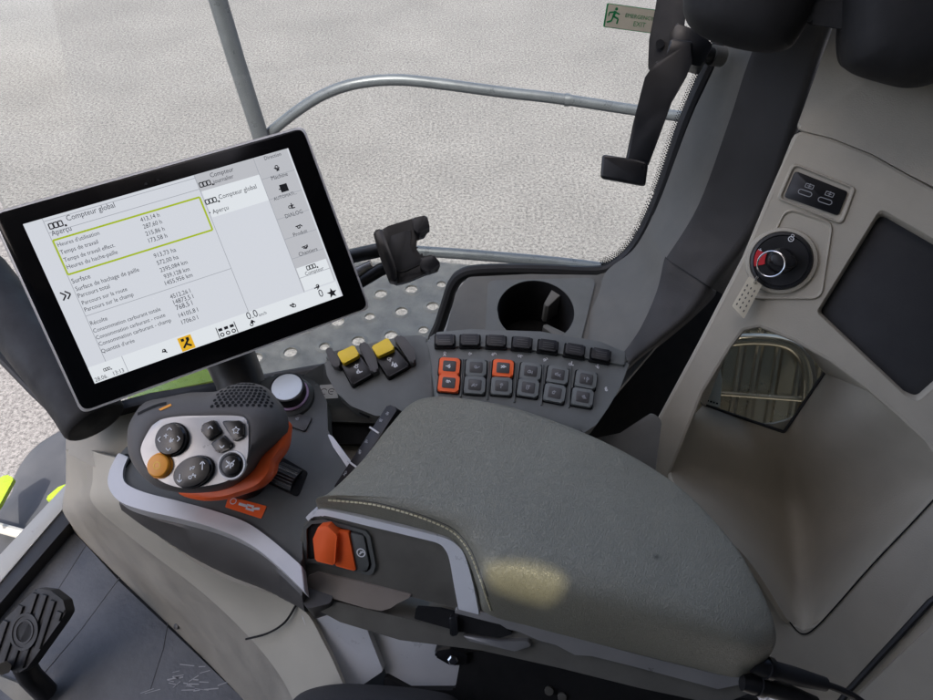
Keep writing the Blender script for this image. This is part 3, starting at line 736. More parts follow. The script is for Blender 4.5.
# stand
bm = tube([MO.loc(W(215, 320, .78)), MO.loc(W(228, 352, .78)), MO.loc(W(240, 380, .775)), MO.loc(W(246, 410, .775))], [.03, .029, .027, .027], 20)
part('stand', bm, 'shell', mo_)
# ================================================================== PHONE HOLDER
PH = Fr(W(405, 252, .80), (.05, -.62, .75), (1, -.05, 0))
ph = thing('phone_holder', PH, 'empty black clamp phone holder on an arm beside the monitor', 'phone holder')
back = [(374, 233), (388, 226), (414, 218), (426, 219), (429, 228), (424, 236), (417, 238), (416, 248), (421, 256), (432, 256), (440, 264), (438, 270), (425, 274), (408, 281), (396, 284), (390, 281), (383, 262)]
part('back_plate', prism(rnd(PH.P(back), .004, 3), -.012, 0, .003, 2), 'black', ph)
part('pad', prism(rnd(PH.P([(391, 236), (412, 229), (410, 245), (415, 258), (426, 262), (404, 272), (396, 272), (388, 250)]), .004), -.001, .0016, .0008), 'rubber', ph)
part('left_clamp', prism(rnd(PH.P([(373, 233), (383, 229), (388, 244), (396, 268), (398, 283), (389, 282), (380, 258)], .008), .004), -.004, .014, .003), 'black', ph)
part('right_clamp', prism(rnd(PH.P([(412, 220), (427, 217), (430, 229), (419, 236), (414, 231)], .008), .003), -.004, .016, .003), 'black', ph)
part('right_clamp', prism(rnd(PH.P([(421, 259), (433, 256), (441, 265), (430, 273), (420, 270)], .008), .003), -.004, .016, .003), 'black', ph)
bm = tube([PH.loc(W(330, 268, .84)), PH.loc(W(352, 256, .83)), PH.loc(W(380, 250, .82)), PH.loc(W(400, 252, .815))], .009, 12)
part('arm', bm, 'black', ph)
part('arm', tube([PH.loc(W(335, 296, .84)), PH.loc(W(360, 282, .83)), PH.loc(W(380, 270, .82)), PH.loc(W(398, 262, .815))], .008, 12), 'black', ph)
part('lever', tube([PH.loc(W(345, 282, .83)), PH.loc(W(358, 272, .825)), PH.loc(W(372, 264, .822))], [.008, .007, .0055], 12), 'silver2', ph)
# ================================================================== SWITCH PANEL
SP = Fr(W(520, 380, .735), (0, -.40, .92), W(597, 392, .735)-W(441, 366, .735))
sp = thing('switch_panel', SP, 'grey wing shaped switch panel with key rows and two yellow rockers', 'switch panel')
mainp = [(427, 339), (436, 333), (470, 331), (540, 334), (600, 344), (624, 353), (630, 362), (620, 388), (608, 408), (596, 425), (582, 434), (520, 425), (436, 412)]
part('key_deck', prism(rnd(SP.P(mainp), .006, 3), -.035, 0, .005, 3), 'panel', sp)
leftp = [(431, 339), (418, 335), (404, 336), (362, 345), (330, 352), (324, 360), (327, 376), (337, 393), (351, 406), (376, 416), (400, 414), (437, 410)]
part('rocker_deck', prism(rnd(SP.P(leftp, -.003), .008, 3), -.035, -.003, .006, 3), 'panel', sp)
bp = [(436, 332), (470, 329.5), (540, 332), (600, 342), (626, 352), (625, 366), (600, 361), (548, 352), (495, 347), (436, 347)]
part('key_bar', prism(rnd(SP.P(bp, .003), .003, 3), -.02, .0045, .002, 2), 'panel', sp)
tang = lambda a, b: (V(SP.uv(*b))-V(SP.uv(*a)))
small = [(444.8, 341), (470, 340.8), (496, 341.7), (521.9, 343.6), (547.8, 346.4), (574.4, 350.7), (600.4, 355.4)]
for i, c in enumerate(small):
    d = tang(small[max(0, i-1)], small[min(6, i+1)]); a = math.atan2(d.y, d.x); q = SP.uv(*c, .006)
    part('key_well', prism(rnd(rect(*q, .0235, .0158, a), .002), .0, .0052), 'hole', sp)
    k = part('small_key', prism(rnd(rect(*q, .0205, .0128, a), .002), .002, .0105, .0035, 3), 'black', sp)
    bm = bmesh.new(); e = V((-math.sin(a), math.cos(a)))
    for j in (-1, 0, 1):
        c2 = V(q)+e*j*.0026; t_ = V((math.cos(a), math.sin(a)))*.006; line(bm, c2-t_, c2+t_, .0008, .0107)
    part('grip_line', bm, 'shell', k)
topk = [(449.5, 367), (476, 368.3), (503, 368.8), (530.4, 372), (557.5, 375.4), (585.8, 380)]
botk = [(448.8, 383.7), (474.7, 385.6), (501.4, 386.7), (528, 388.4), (554.4, 393.6), (582.2, 397.8)]
for row, ks in enumerate((topk, botk)):
    for i, c in enumerate(ks):
        d = tang(ks[max(0, i-1)], ks[min(5, i+1)]); a = math.atan2(d.y, d.x)-.02; q = SP.uv(*c, .003)
        org = (row == 0 and i in (0, 2)) or (row == 1 and i == 0)
        part('key_well', prism(rnd(rect(*q, .0252, .0222, a), .003), -.002, .0009), 'hole', sp)
        k = part('square_key', prism(rnd(rect(*q, .0225, .0195, a), .0028, 4), .0, .0062, .0018, 3), 'orange' if org else 'panel', sp, label='orange square key' if org else None)
        part('key_cap', prism(rnd(rect(*q, .0145, .0125, a), .002, 3), .005, .0066, .0006), 'shell', k)
        bm = bmesh.new(); glyph(bm, q, .0075, .0069, i+row*7+20); part('key_symbol', bm, 'white' if org else 'greymark', k)
bm = bmesh.new()
for i, c in enumerate([(443.6, 354), (469.5, 353.7), (494.3, 355), (520, 357), (545.4, 360), (570, 364), (597, 366.5)]): glyph(bm, SP.uv(*c), .007, .0006, i+50)
glyph(bm, SP.uv(607, 389), .007, .0006, 61)
part('marking', bm, 'white', sp)
for u in (462.5, 489, 516, 543, 570.5):
    bm = prism(SP.P([(u-.8, 358+(u-440)*.07), (u+.8, 358+(u-440)*.07), (u-1, 395+(u-440)*.1), (u-2.6, 395+(u-440)*.1)]), -.001, .0025, .0006); part('divider_rib', bm, 'panel', sp)
for px in ([(325, 350), (331, 347), (340, 362), (340, 369), (332, 366)], [(358.5, 346), (362, 342.5), (367, 343), (376, 357), (379, 371), (372, 374)], [(393.5, 338), (399, 335.5), (405, 338), (414, 349), (416, 362), (411, 364)]):
    part('side_fin', prism(rnd(SP.P(px, .008), .003), -.01, .010, .003, 3), 'shell', sp)
for yl, bk, kk in (([(336.6, 353), (353.8, 345), (359.6, 355), (343, 364)], [(341, 364.6), (360.3, 356.7), (373, 374), (352.4, 385.5)], 71), ([(371.4, 346.6), (387.7, 337.6), (394.9, 348.8), (377.6, 356.7)], [(375.4, 358), (395.6, 349.5), (409.6, 366), (388.4, 377.6)], 74)):
    wq = SP.P([(bk[0][0]-3, bk[0][1]-3), (bk[1][0], bk[1][1]-4), (bk[2][0]+3, bk[2][1]), (bk[3][0], bk[3][1]+3)])
    part('rocker_well', prism(rnd(wq, .003), -.004, -.0022), 'hole', sp)
    q = SP.P(bk, .004); cc = mean(q)
    k = part('rocker_key', prism(rnd(q, .002), -.002, .006, .0015, 2), 'black', sp)
    part('yellow_lever', prism(rnd(SP.P(yl, .014), .002), -.002, .0145, .003, 3), 'yellow', sp)
    bm = bmesh.new(); glyph(bm, (cc.x-.002, cc.y+.003), .009, .0063, kk); glyph(bm, (cc.x+.003, cc.y-.003), .009, .0063, kk+1); part('rocker_symbol', bm, 'white', k)
# bracket below the panel
SB = Fr(W(350, 420, .79), (0, -.45, .9), (1, -.1, 0))
part('support_plate', prism(rnd(SB.P([(302, 376), (326, 362), (345, 392), (400, 412), (400, 424), (326, 421), (322, 402)]), .004), -.012, 0, .002), 'trim', sp, fr=SB)
part('support_bar', prism(rnd(SB.P([(318, 419), (400, 416), (420, 446), (318, 443)], -.01), .003), -.03, -.008, .003), 'blackm', sp, fr=SB)
part('support_tray', prism(rnd(SB.P([(318, 438), (420, 436), (400, 470), (350, 490), (325, 480)], -.02), .004), -.04, -.022, .004), 'beige', sp, fr=SB)
part('cable_plug', tube([V((*SP.uv(362, 409, -.02), -.02)), V((*SP.uv(372, 414, -.02), -.02))], .006, 12), 'black', sp)
# ================================================================== JOYSTICK CONSOLE
CO = Fr(W(230, 480, .70), (0, -.18, .98), (1, -.15, 0))
co = thing('joystick_console', CO, 'dark grey console deck with silver edge carrying the joystick', 'console')
deck = [(110, 480), (112, 463), (126, 447), (160, 425), (210, 400), (258, 384), (272, 374), (300, 374), (318, 383), (327, 402), (328, 430), (338, 452), (352, 470), (345, 490), (318, 508), (302, 530), (303, 578), (275, 553), (248, 533), (215, 519), (178, 509), (145, 501), (122, 492), (114, 482)]
part('deck', prism(rnd(CO.P(deck), .008, 3), -.03, 0, .005, 3), 'console', co)
o_ = [(118, 452), (109, 470), (108, 486), (118, 500), (140, 509), (175, 517), (215, 528), (250, 544), (278, 566), (305, 592)]
i_ = [(128, 456), (123, 468), (123, 479), (130, 486), (148, 493), (180, 501), (216, 511), (246, 522), (272, 540), (302, 566)]
ol = [V((*q, 0)) for q in CO.P(o_, .006)]; il = [V((*q, 0)) for q in CO.P(i_, .006)]
ol, il = cr(ol, 5, False), cr(il, 5, False)
part('silver_edge', prism([(p.x, p.y) for p in ol+list(reversed(il))], -.014, .005, .0045, 4), 'silver', co)
ub = [(118, 492), (128, 507), (165, 520), (215, 533), (255, 550), (285, 576), (305, 606), (330, 600), (340, 500), (300, 470), (150, 470)]
part('underside', prism(rnd(CO.P(ub, -.02), .006), -.085, -.0305, 0), 'shell', co)
sl = CO.P([(277.5, 454), (308, 472), (298, 497), (264, 481)], .001)
part('roller_slot', prism(rnd(sl, .004), -.002, .0012, .0005), 'hole', co)
bm = bmesh.new(); A, B = V(CO.uv(276, 487, .004)), V(CO.uv(299, 470, .004)); A, B = V(CO.uv(281, 488, .004)), V(CO.uv(300, 478, .004))
ctr = V((*CO.uv(286, 476, .002), -.008)); axd = (V(CO.uv(298, 495))-V(CO.uv(264, 480))); axd = V((axd.x, axd.y, 0)).normalized()
tube([ctr-axd*.0125, ctr+axd*.0125], .0155, 40, bm)
for f in list(bm.faces):
    if len(f.verts) == 4 and f.index % 2 == 0: pass
ro = part('roller', bm, 'black', co, smooth=20)
bm = bmesh.new(); e = axd.cross(V((0, 0, 1)))
for i in range(-6, 7):
    t = i*.2; c = ctr+(V((0, 0, 1))*math.cos(t)+e*math.sin(t))*.0156; tube([c-axd*.012, c+axd*.012], .0006, 6, bm)
part('roller_rib', bm, 'shell', ro)
part('gaiter', prism(rnd(CO.P([(225, 492), (250, 482), (272, 460), (290, 440), (262, 430), (200, 450), (170, 480)]), .006), 0, .0015), 'hole', co)
lq = CO.P([(228.6, 495.8), (266.7, 506), (261, 518.5), (225, 507)], .0008)
ol_ = part('orange_label', prism(rnd(lq, .001), .0001, .0006), 'orange', co)
bm = bmesh.new(); c = V(CO.uv(233.5, 501.5)); ringflat(bm, c, .0026, .0034, .0009, 16)
LI = lambda a, b, w: line(bm, CO.uv(*a), CO.uv(*b), w, .0009)
LI((239, 504), (248, 506.6), .0028); LI((247, 505), (254, 507), .0022); LI((246, 508.5), (254, 511), .0022); LI((252, 509), (260, 509), .0026)
part('label_print', bm, 'white', ol_)
# knob
kc = CO.uv(291.5, 396)
KB = Fr(CO.hit(291.5, 398), CO.z, CO.x)
kn = part('knob_base', lathe([(.026, 0), (.025, .004), (.0215, .007), (.0205, .007)], 40), 'console', co, fr=KB)
part('knob_ring', lathe([(.0205, .0069), (.021, .0082), (.021, .0095), (.019, .0105)], 40), 'lilac', kn, fr=KB)
part('rotary_knob', lathe([(.019, .0104), (.0192, .022), (.0185, .0238), (.0172, .0242), (.0168, .0238)], 48), 'black', kn, fr=KB)
part('knob_cap', lathe([(.0168, .0236), (.0165, .0243), (.012, .0247), (.001, .0248)], 48), 'knobtop', kn, fr=KB)
fk = CO.P([(289, 411), (312, 417), (305, 431), (285, 424)], .003)
k = part('flat_key', prism(rnd(fk, .002), 0, .003, .001), 'shell', co)
bm = bmesh.new(); glyph(bm, CO.uv(297, 418, .003), .007, .0032, 90); part('key_symbol', bm, 'greymark', k)
part('side_strip', prism(rnd(CO.P([(327, 433), (333, 437), (353, 464), (349, 470), (333, 447)], .0), .002), -.02, .001, .002), 'silver', co)
part('end_shade_insert', prism(rnd(CO.P([(113, 464), (127, 452), (131, 460), (120, 474)], .002), .003), 0, .0015), 'hole', co)  # dark insert painted for the shadow at the left end of the deck
# paper label plate next to knob
LB = Fr(W(327, 391, .783), (0, -.45, .9), (1, -.2, 0))
lp = thing('symbol_label', LB, 'small white label with faint symbols beside the rotary knob', 'label')
part('label_card', prism(rnd(LB.P([(320, 385), (336, 384), (338, 398), (317, 399)]), .001), -.0008, 0), 'pearl', lp)
bm = bmesh.new(); ringflat(bm, LB.uv(324, 391.5), .003, .0038, .0003, 12, .6, 5.4); ringflat(bm, LB.uv(331.5, 391.5), .003, .0038, .0003, 12, .6, 5.4); line(bm, LB.uv(330, 391.5), LB.uv(333.5, 391.5), .0008, .0003)
part('label_print', bm, 'shell', lp)
# ================================================================== JOYSTICK
JF = Fr(W(200, 450, .625), (-.10, -.55, .83), W(248, 437, .625)-W(150, 440, .625))
jy = thing('joystick', JF, 'grey multifunction joystick with silver button plate and orange underside', 'joystick')
plate = [(143, 447), (149, 433.7), (158.6, 421.7), (178, 417), (207, 416), (239.6, 416.3), (248.3, 421), (249.7, 433.7), (249, 455), (243.5, 470), (228, 481), (203, 486.7), (183.7, 487.7), (164.4, 482), (151, 471), (144, 457)]
sil = [(128.5, 440), (129.5, 425), (136, 412), (145, 401.5), (165, 397), (190, 392), (215, 391), (225, 387), (243.5, 381.6), (262.8, 386), (274, 397), (284, 412), (286, 430), (275, 444), (262, 456), (251, 472), (228, 488), (197, 493), (168, 491), (149, 481), (133, 461)]
def resamp(loop, ctr, n=72):
    """radial resampling about ctr so that loops correspond"""
    out = []; L = len(loop)
    for i in range(n):
        a = 2*math.pi*i/n; d = V((math.cos(a), math.sin(a))); best = 0
        for j in range(L):
            p, q = V(loop[j][:2])-ctr, V(loop[(j+1) % L][:2])-ctr; e = q-p
            den = d.x*e.y-d.y*e.x
            if abs(den) < 1e-12: continue
            t = (p.x*e.y-p.y*e.x)/den; s = (p.x*d.y-p.y*d.x)/den
            if t > 0 and -1e-6 <= s <= 1+1e-6: best = max(best, t)
        out.append(ctr+d*best)
    return out
pl_l = [(q.x, q.y) for q in cr([V((*q, 0)) for q in JF.P(plate)], 5)]
def sl_l(h): return [(q.x, q.y) for q in cr([V((*q, 0)) for q in JF.P(sil, h)], 5)]
jc = mean(pl_l)
n = 96
A = resamp(pl_l, jc, n); B2 = resamp(sl_l(-.022), jc, n)
loops = []
def lp_(base, tip, f, h): return [V((*(a.lerp(b, f)), h)) for a, b in zip(base, tip)]
loops = [lp_(A, B2, -.02, .0005), lp_(A, B2, .02, .0015), lp_(A, B2, .15, .002), lp_(A, B2, .4, -.001), lp_(A, B2, .65, -.006), lp_(A, B2, .85, -.0125), lp_(A, B2, .97, -.021), lp_(A, B2, 1.0, -.028)]
c3 = lambda k, h: [V((*(jc.lerp(b, k)), h)) for b in B2]
loops += [c3(.97, -.036), c3(.85, -.046), c3(.6, -.06), c3(.4, -.075)]
bm = bmesh.new(); loft(bm, loops)
jb = part('grip_body', bm, 'grip', jy, smooth=50)
part('button_plate', prism(pl_l, -.002, .0032, .0012, 2), 'plate', jy)
HB = .0034
def btn(name, u, v, r, m, h=.007, prof=None, ry=None, ang=0):
    c = V(JF.uv(u, v, .005)); bm = bmesh.new()
    for_ = prof or [(r+.0012, HB-.0008), (r+.0012, HB+.001), (r+.0002, HB+.0012), (r, h), (r-.0012, h+.0014), (r*.5, h+.002), (.0005, h+.0021)]
    lathe(for_, 36, 0, 0, bm)
    if ry:
        for q in bm.verts: q.co.y *= ry/r
    bmesh.ops.rotate(bm, verts=bm.verts, matrix=Matrix.Rotation(ang, 3, 'Z')); bmesh.ops.translate(bm, verts=bm.verts, vec=(c.x, c.y, 0))
    return part(name, bm, m, jy), c, h+.0024
def arrow(bm, c, d, s, h, w=.0009):
    d = V(d).normalized(); e = V((-d.y, d.x)); t = c+d*s*.5
    line(bm, t, t-d*s*.6+e*s*.6, w, h); line(bm, t, t-d*s*.6-e*s*.6, w, h)
b1, c, h = btn('rocker_button', 172.5, 439.5, .0148, 'gloss', .009)
bm = bmesh.new()
for d in ((0, 1), (0, -1), (1, 0), (-1, 0)): arrow(bm, c+V(d)*.0085, d, .004, h)
glyph(bm, c+V((.002, -.001)), .007, h, 101); line(bm, c+V((-.005, .003)), c+V((-.001, .0035)), .0009, h); line(bm, c+V((-.003, .005)), c+V((-.003, .001)), .0009, h)
part('button_symbol', bm, 'white', b1)
b2, c, h = btn('rocker_button', 194.5, 472, .0185, 'gloss', .009, ry=.0135, ang=.35)
bm = bmesh.new()
for s in (-1, 1):
    q = c+V((s*.0105, s*.005)); arrow(bm, q+V((0, s*.002)), (0, s), .004, h); line(bm, q+V((0, -.0035)), q+V((0, .0035)), .0009, h)
glyph(bm, c+V((.001, -.004)), .008, h, 103); glyph(bm, c+V((.001, .004)), .006, h, 104)
part('button_symbol', bm, 'white', b2)
b3, c, h = btn('amber_button', 160, 465.5, .0108, 'amber', .008)
part('button_symbol', ringflat(bmesh.new(), c, .0028, .0034, h, 16), 'yellow', b3)
b4, c, h = btn('round_button', 231, 465, .0098, 'gloss', .0045)
bm = bmesh.new(); glyph(bm, c, .009, h, 105); line(bm, c+V((-.004, .004)), c, .001, h); line(bm, c+V((.004, .004)), c, .001, h); part('button_symbol', bm, 'white', b4)
part('button_rim', lathe([(.0102, HB-.001), (.0118, HB+.0012), (.013, HB+.0012), (.0138, HB-.001)], 36, c.x, c.y), 'silver', b4)
for k_, q in enumerate(([(201, 431), (203, 424), (213, 420), (216, 421), (222.5, 432.5), (209.5, 441.5)], [(221, 420.5), (240, 420.5), (244, 424), (244.5, 436), (236, 441.5), (233.5, 440.5)], [(210.5, 443.5), (224, 434.5), (232.5, 443.5), (231, 448.5), (220, 453), (216.5, 452)])):
    pq = JF.P(q, .006); b = part('shaped_key', prism(rnd(pq, .0022, 3), HB-.0008, HB+.0035, .0014, 3), 'gloss', jy)
    bm = bmesh.new(); cc = mean(pq)
    if k_ == 0: arrow(bm, cc, (0, 1), .004, HB+.0038)
    elif k_ == 1:
        for i in range(5):
            a = math.pi/2+i*2*math.pi/5; p0 = cc+V((math.cos(a), math.sin(a)))*.0036; p1 = cc+V((math.cos(a+.628), math.sin(a+.628)))*.0018; p2 = cc+V((math.cos(a+1.257), math.sin(a+1.257)))*.0036
            line(bm, p0, p1, .0007, HB+.0038); line(bm, p1, p2, .0007, HB+.0038)
    else: arrow(bm, cc, (0, -1), .004, HB+.0038)
    part('button_symbol', bm, 'white', b)
# speaker-like grille on top
bv = bvh_of(jb); bm = bmesh.new()
for r_ in range(8):
    for cidx in range(11):
        fv = r_/7; u0 = 212+10*fv; u1 = 274-13*fv
        u = u0+(u1-u0)*(cidx+(.5 if r_ % 2 else 0))/10.5; v = 406.5-21*fv+1.0*math.sin(cidx/10.5*3.1)*-1.2
        hit = cast(bv, u, v, .0004)
        if not hit: continue
        p, nn = JF.loc(hit[0]), hit[1]; nn = V((nn.dot(JF.x), nn.dot(JF.y), nn.dot(JF.z)))
        if nn.z < .2: continue
        e1 = V((1, 0, 0)); e1 = (e1-nn*e1.dot(nn)).normalized(); e2 = nn.cross(e1)
        bm.faces.new([bm.verts.new(p+(e1*math.cos(i*math.pi/3)*.0018+e2*math.sin(i*math.pi/3)*.0019)) for i in range(6)])
part('grille', bm, 'hole', jb)
bm = bmesh.new()
prev = None
for k_ in range(12):   # recessed dark flash with amber tick
    u = 138+k_*2.6; v = 414-6.2*math.sin(k_/11*1.6)-k_*.42
    h1, h2 = cast(bv, u, v+1.6, .0004), cast(bv, u, v-1.2, .0004)
    if h1 and h2:
        cur = (bm.verts.new(JF.loc(h1[0])), bm.verts.new(JF.loc(h2[0])))
        if prev: bm.faces.new((prev[0], cur[0], cur[1], prev[1]))
        prev = cur
part('grip_slot', bm, 'hole', jb)
bm = bmesh.new(); q = [cast(bv, u, v, .0007) for u, v in ((159, 409.5), (171, 404), (172, 406), (161, 411))]
if all(q): bm.faces.new([bm.verts.new(JF.loc(h[0])) for h in q]); part('amber_tick', bm, 'amber', jb)
else: bm.free()
# orange underside
og = [(289, 421), (291, 432), (288, 448), (278, 462), (275, 474), (263, 487), (246, 494), (224, 500), (200, 500), (180, 490), (185, 460), (225, 435), (265, 420)]
bm = bmesh.new(); oe = [V((*q, 0)) for q in cr([V((*q, 0)) for q in JF.P(og, -.036)], 4)]; oc_ = mean(oe)
loft(bm, [[V((*(oc_.lerp(V(p[:2]), k)), h)) for p in oe] for k, h in ((.9, -.024), (.99, -.028), (1, -.034), (.97, -.042), (.85, -.052), (.6, -.06))])
part('orange_underside', bm, 'orange', jy, smooth=50)
part('stem', tube([V((oc_.x-.02, oc_.y, -.04)), V((oc_.x-.02, oc_.y-.02, -.10))], .022, 20), 'rubber', jy)
# ================================================================== ARMREST
AF = Fr(W(390, 560, .645), (-.22, -.80, .56), (.965, -.26, 0))
ar = thing('armrest', AF, 'wide grey leather armrest with stitched edge and orange switch', 'armrest')
near = [(318, 508), (345, 508), (400, 520), (436, 531), (456, 542), (469, 564), (478, 590), (487, 614), (530, 627), (580, 640), (640, 655), (700, 670), (738, 678)]
e3 = [AF.hit(u, v, .002) for u, v in near]
for q in e3[8:]: q.z = q.z
e3 += [WZ(758, 670, .585), WZ(767, 650, .605), WZ(766, 622, .625), WZ(754, 586, .638)]
e3 += [WZ(u, v, .649) for u, v in ((735, 549), (700, 509), (660, 477), (600, 445), (520, 415), (460, 403), (428, 402), (408, 410), (388, 432), (366, 460), (346, 481), (328, 497))]
ed = cr(e3, 8)
ctr = WZ(545, 525, .64)
def crown(x, y): return .665-.006*((x-.05)/.2)**2-.03*max(0, x-.12)
pad = part('pad', dome(ed, crown, 6, 26, V((ctr.x, ctr.y, 0)), under=.012), 'leather', ar, fr=WF, smooth=80)
bv = bvh_of(pad)
sp_ = cr([V((u, v, 0)) for u, v in ((328, 499.5), (345, 501), (372, 504), (405, 512), (434, 522), (455, 533), (470, 552), (480, 577), (487, 598), (492, 612))], 8, False)
pts = []
for q in sp_:
    h = cast(bv, q.x, q.y, .0006)
    if h: pts.append(h[0])
bm = bmesh.new(); acc = 0.0; i = 0
dense = []
for a, b in zip(pts, pts[1:]):
    for j in range(8): dense.append(a.lerp(b, j/8))
seg = [dense[0]]; 
dist = 0
cur = [dense[0]]
for a, b in zip(dense, dense[1:]):
    dist += (b-a).length; cur.append(b)
    if dist > .0042:
        if (cur[-1]-cur[0]).length < .008: tube([cur[0].lerp(cur[-1], .1), cur[0].lerp(cur[-1], .85)], .0009, 6, bm)
        cur = [b]; dist = 0
part('stitching', bm, 'stitch', pad, fr=WF)
bm = tube([p-V((0, 0, .0004)) for p in [cast(bv, q.x+1.2, q.y-2.2, .0)[0] for q in sp_[4:-8]]], .0006, 6)
part('seam', bm, 'shell', pad, fr=WF)
stain(cast(bv, 657, 557)[0], .003)
def b8(px): return [((u/4.374)+290, (v/4.374)+480) for u, v in px]
side = [(304, 524), (312, 516), (330, 514), (400, 527), (440, 537), (456, 548), (466, 570), (475, 600), (478, 614), (400, 594), (318, 573), (308, 578), (306, 590), (301, 588), (299, 560), (300, 540)]
part('side_panel', prism(rnd(AF.P(side), .002), -.05, 0, .002, 2), 'side', ar)
so_ = b8([(68, 165), (90, 142), (120, 133), (160, 130), (350, 172), (600, 232), (690, 258), (735, 288), (765, 330), (800, 450), (828, 590)])
si_ = b8([(80, 180), (98, 162), (125, 158), (170, 158), (350, 202), (580, 257), (650, 277), (680, 305), (698, 350), (718, 460), (738, 566)])
ol = cr([V((*q, 0)) for q in AF.P(so_, .004)], 5, False); il = cr([V((*q, 0)) for q in AF.P(si_, .004)], 5, False)
part('silver_trim', prism([(p.x, p.y) for p in ol+list(reversed(il))], -.03, .0045, .002, 3), 'bright', ar)
br = b8([(62, 478), (66, 440), (82, 418), (120, 403), (300, 444), (540, 505), (470, 540), (440, 560), (400, 572), (330, 560), (85, 488)])
part('bronze_insert', prism(rnd(AF.P(br, .002), .002), -.02, .0022, .001), 'bronze', ar)
ro_ = b8([(58, 205), (90, 178), (150, 172), (330, 222), (350, 245), (375, 375), (365, 405), (345, 418), (300, 405), (100, 362), (60, 370)])
ri_ = b8([(72, 215), (95, 192), (150, 188), (320, 234), (335, 255), (358, 370), (350, 392), (335, 402), (290, 390), (100, 348), (75, 352)])
o1, i1 = ccw(rnd(AF.P(ro_, .003), .003, 3)), ccw(rnd(AF.P(ri_, .003), .003, 3))
part('switch_surround', holeplate(o1, [i1], 0, .0032), 'console', ar)
part('switch_floor', prism(i1, -.002, .0006), 'hole', ar)
part('orange_paddle', prism(rnd(AF.P(b8([(102, 255), (125, 203), (165, 198), (207, 240), (197, 372), (112, 352)]), .012), .002), 0, .013, .003, 2), 'orange', ar)
part('orange_rocker', prism(rnd(AF.P(b8([(206, 222), (255, 228), (288, 398), (198, 374)]), .006), .0015), 0, .0065, .0015, 2), 'orange', ar)
k = part('switch_key', prism(rnd(AF.P(b8([(262, 228), (322, 244), (345, 370), (335, 398), (292, 394)]), .004), .002), 0, .0042, .0012), 'console', ar)
bm = bmesh.new(); c = V(AF.uv(361, 552.7, .0045)); ringflat(bm, c, .0034, .0046, .0046, 20); line(bm, c+V((-.0015, -.002)), c+V((.0015, .002)), .0014, .0046); line(bm, c+V((-.001, .001)), c+V((.003, .001)), .001, .0046)
part('switch_symbol', bm, 'white', k)
# lower shell and rail
shp = [(300, 586), (306, 592), (360, 608), (420, 622), (480, 632), (560, 656), (640, 676), (720, 694), (748, 690), (768, 668), (720, 672), (640, 653), (560, 632), (487, 611), (400, 593), (330, 575)]
low = [(300, 586), (330, 600), (420, 622), (470, 620), (487, 612), (560, 634), (640, 655), (720, 674), (765, 668), (752, 692), (720, 705), (640, 688), (560, 668), (480, 650), (400, 640), (340, 622), (305, 603)]
part('lower_shell', prism(rnd(AF.P(low, -.001), .004), -.07, -.001, .003, 3), 'side', ar)
rail = [(455, 608), (487, 613), (540, 628), (560, 634), (640, 655), (720, 675), (748, 670), (764, 664), (766, 671), (752, 682), (718, 689), (640, 668), (592, 656), (575, 655), (556, 645), (538, 640), (520, 632), (455, 616)]
part('metal_rail', prism(rnd(AF.P(rail, .003), .002), -.02, .003, .0018, 3), 'railm', ar)
part('latch_slot', prism(rnd(AF.P([(416, 608), (440, 610), (500, 625), (514, 634), (500, 638), (460, 632), (414, 619)], .004), .002), -.001, .0036), 'hole', ar)
part('latch', prism(rnd(AF.P([(449, 617), (457, 618), (458, 635), (450, 637)], .01), .002), 0, .01, .002), 'black', ar)
part('flange', prism(rnd(AF.P([(462, 634), (500, 640), (528, 640), (532, 645), (515, 650), (470, 640)], .003), .002), -.004, .005, .0015), 'silver2', ar)
# key strip by the front edge of the pad
KS = Fr(W(362, 450, .70), (-.35, -.35, .87), W(394, 409, .715)-W(335, 489, .69))
ks = thing('key_strip', KS, 'slim black key strip along the front edge of the armrest', 'key strip')
sq_ = KS.P([(388, 404), (398, 408), (350, 482), (338, 494), (333, 488)])
part('strip_body', prism(rnd(sq_, .003), -.02, 0, .002), 'black', ks)
for k_, (u, v) in enumerate(((374, 430), (352, 464))):
    d = V((1, .0)); c = V(KS.uv(u, v, .001)); part('separator', prism(rect(c.x, c.y, .002, .014), -.002, .0012, .0004), 'silver', ks)
bm = bmesh.new()
for k_, (u, v) in enumerate(((388, 413), (381, 421), (367, 441), (360, 452), (346, 474))): glyph(bm, KS.uv(u, v), .006, .0004, 130+k_)
part('strip_symbol', bm, 'greymark', ks)
# ================================================================== BASE / FLOOR / LEFT SIDE
FZ = .25
fl = prism([(-1.6, -.8), (.2, -.8), (.2, .75), (-.52, .75), (-.63, .57)], FZ-.03, FZ-.006)
f_ = part('cab_floor', fl, 'blackm'); setp(f_, 'dark cab floor plate under the rubber mat', 'floor', kind='structure')
fm_ = Fr(WZ(120, 640, FZ), (0, 0, 1), (1, 0, 0))
mt = part('floor_mat', prism(fm_.P([(66, 521), (-10, 606), (-60, 660), (-60, 800), (320, 800), (260, 715), (192, 650), (120, 582)]), -.006, 0, .002), 'mat_', fr=fm_)
setp(mt, 'scuffed dark grey rubber floor mat beside the console base', 'floor mat')
for a, b in (((120, 577), (30, 690)), ((86, 545), (20, 640)), ((170, 610), (150, 690))):
    A, B = V((*fm_.uv(*a), .0)), V((*fm_.uv(*b), .0)); part('mat_ridge', tube([A, A.lerp(B, .5)+V((.004, 0, 0)), B], .0007, 6), 'mat_', mt)
bm = bmesh.new(); rg = random.Random(4)
for k_ in range(26):
    u, v = (rg.gauss(185, 22), rg.gauss(682, 9)) if k_ < 44 else (rg.uniform(60, 230), rg.uniform(560, 700))
    if u > 70+(v-520)*.9: continue
    if k_ >= 50 and rg.random() < .3: continue
    A = V(fm_.uv(u, v)); d = V((rg.uniform(.006, .022), rg.uniform(-.003, .008))); line(bm, A, A+d, rg.uniform(.0006, .0016), .0008)
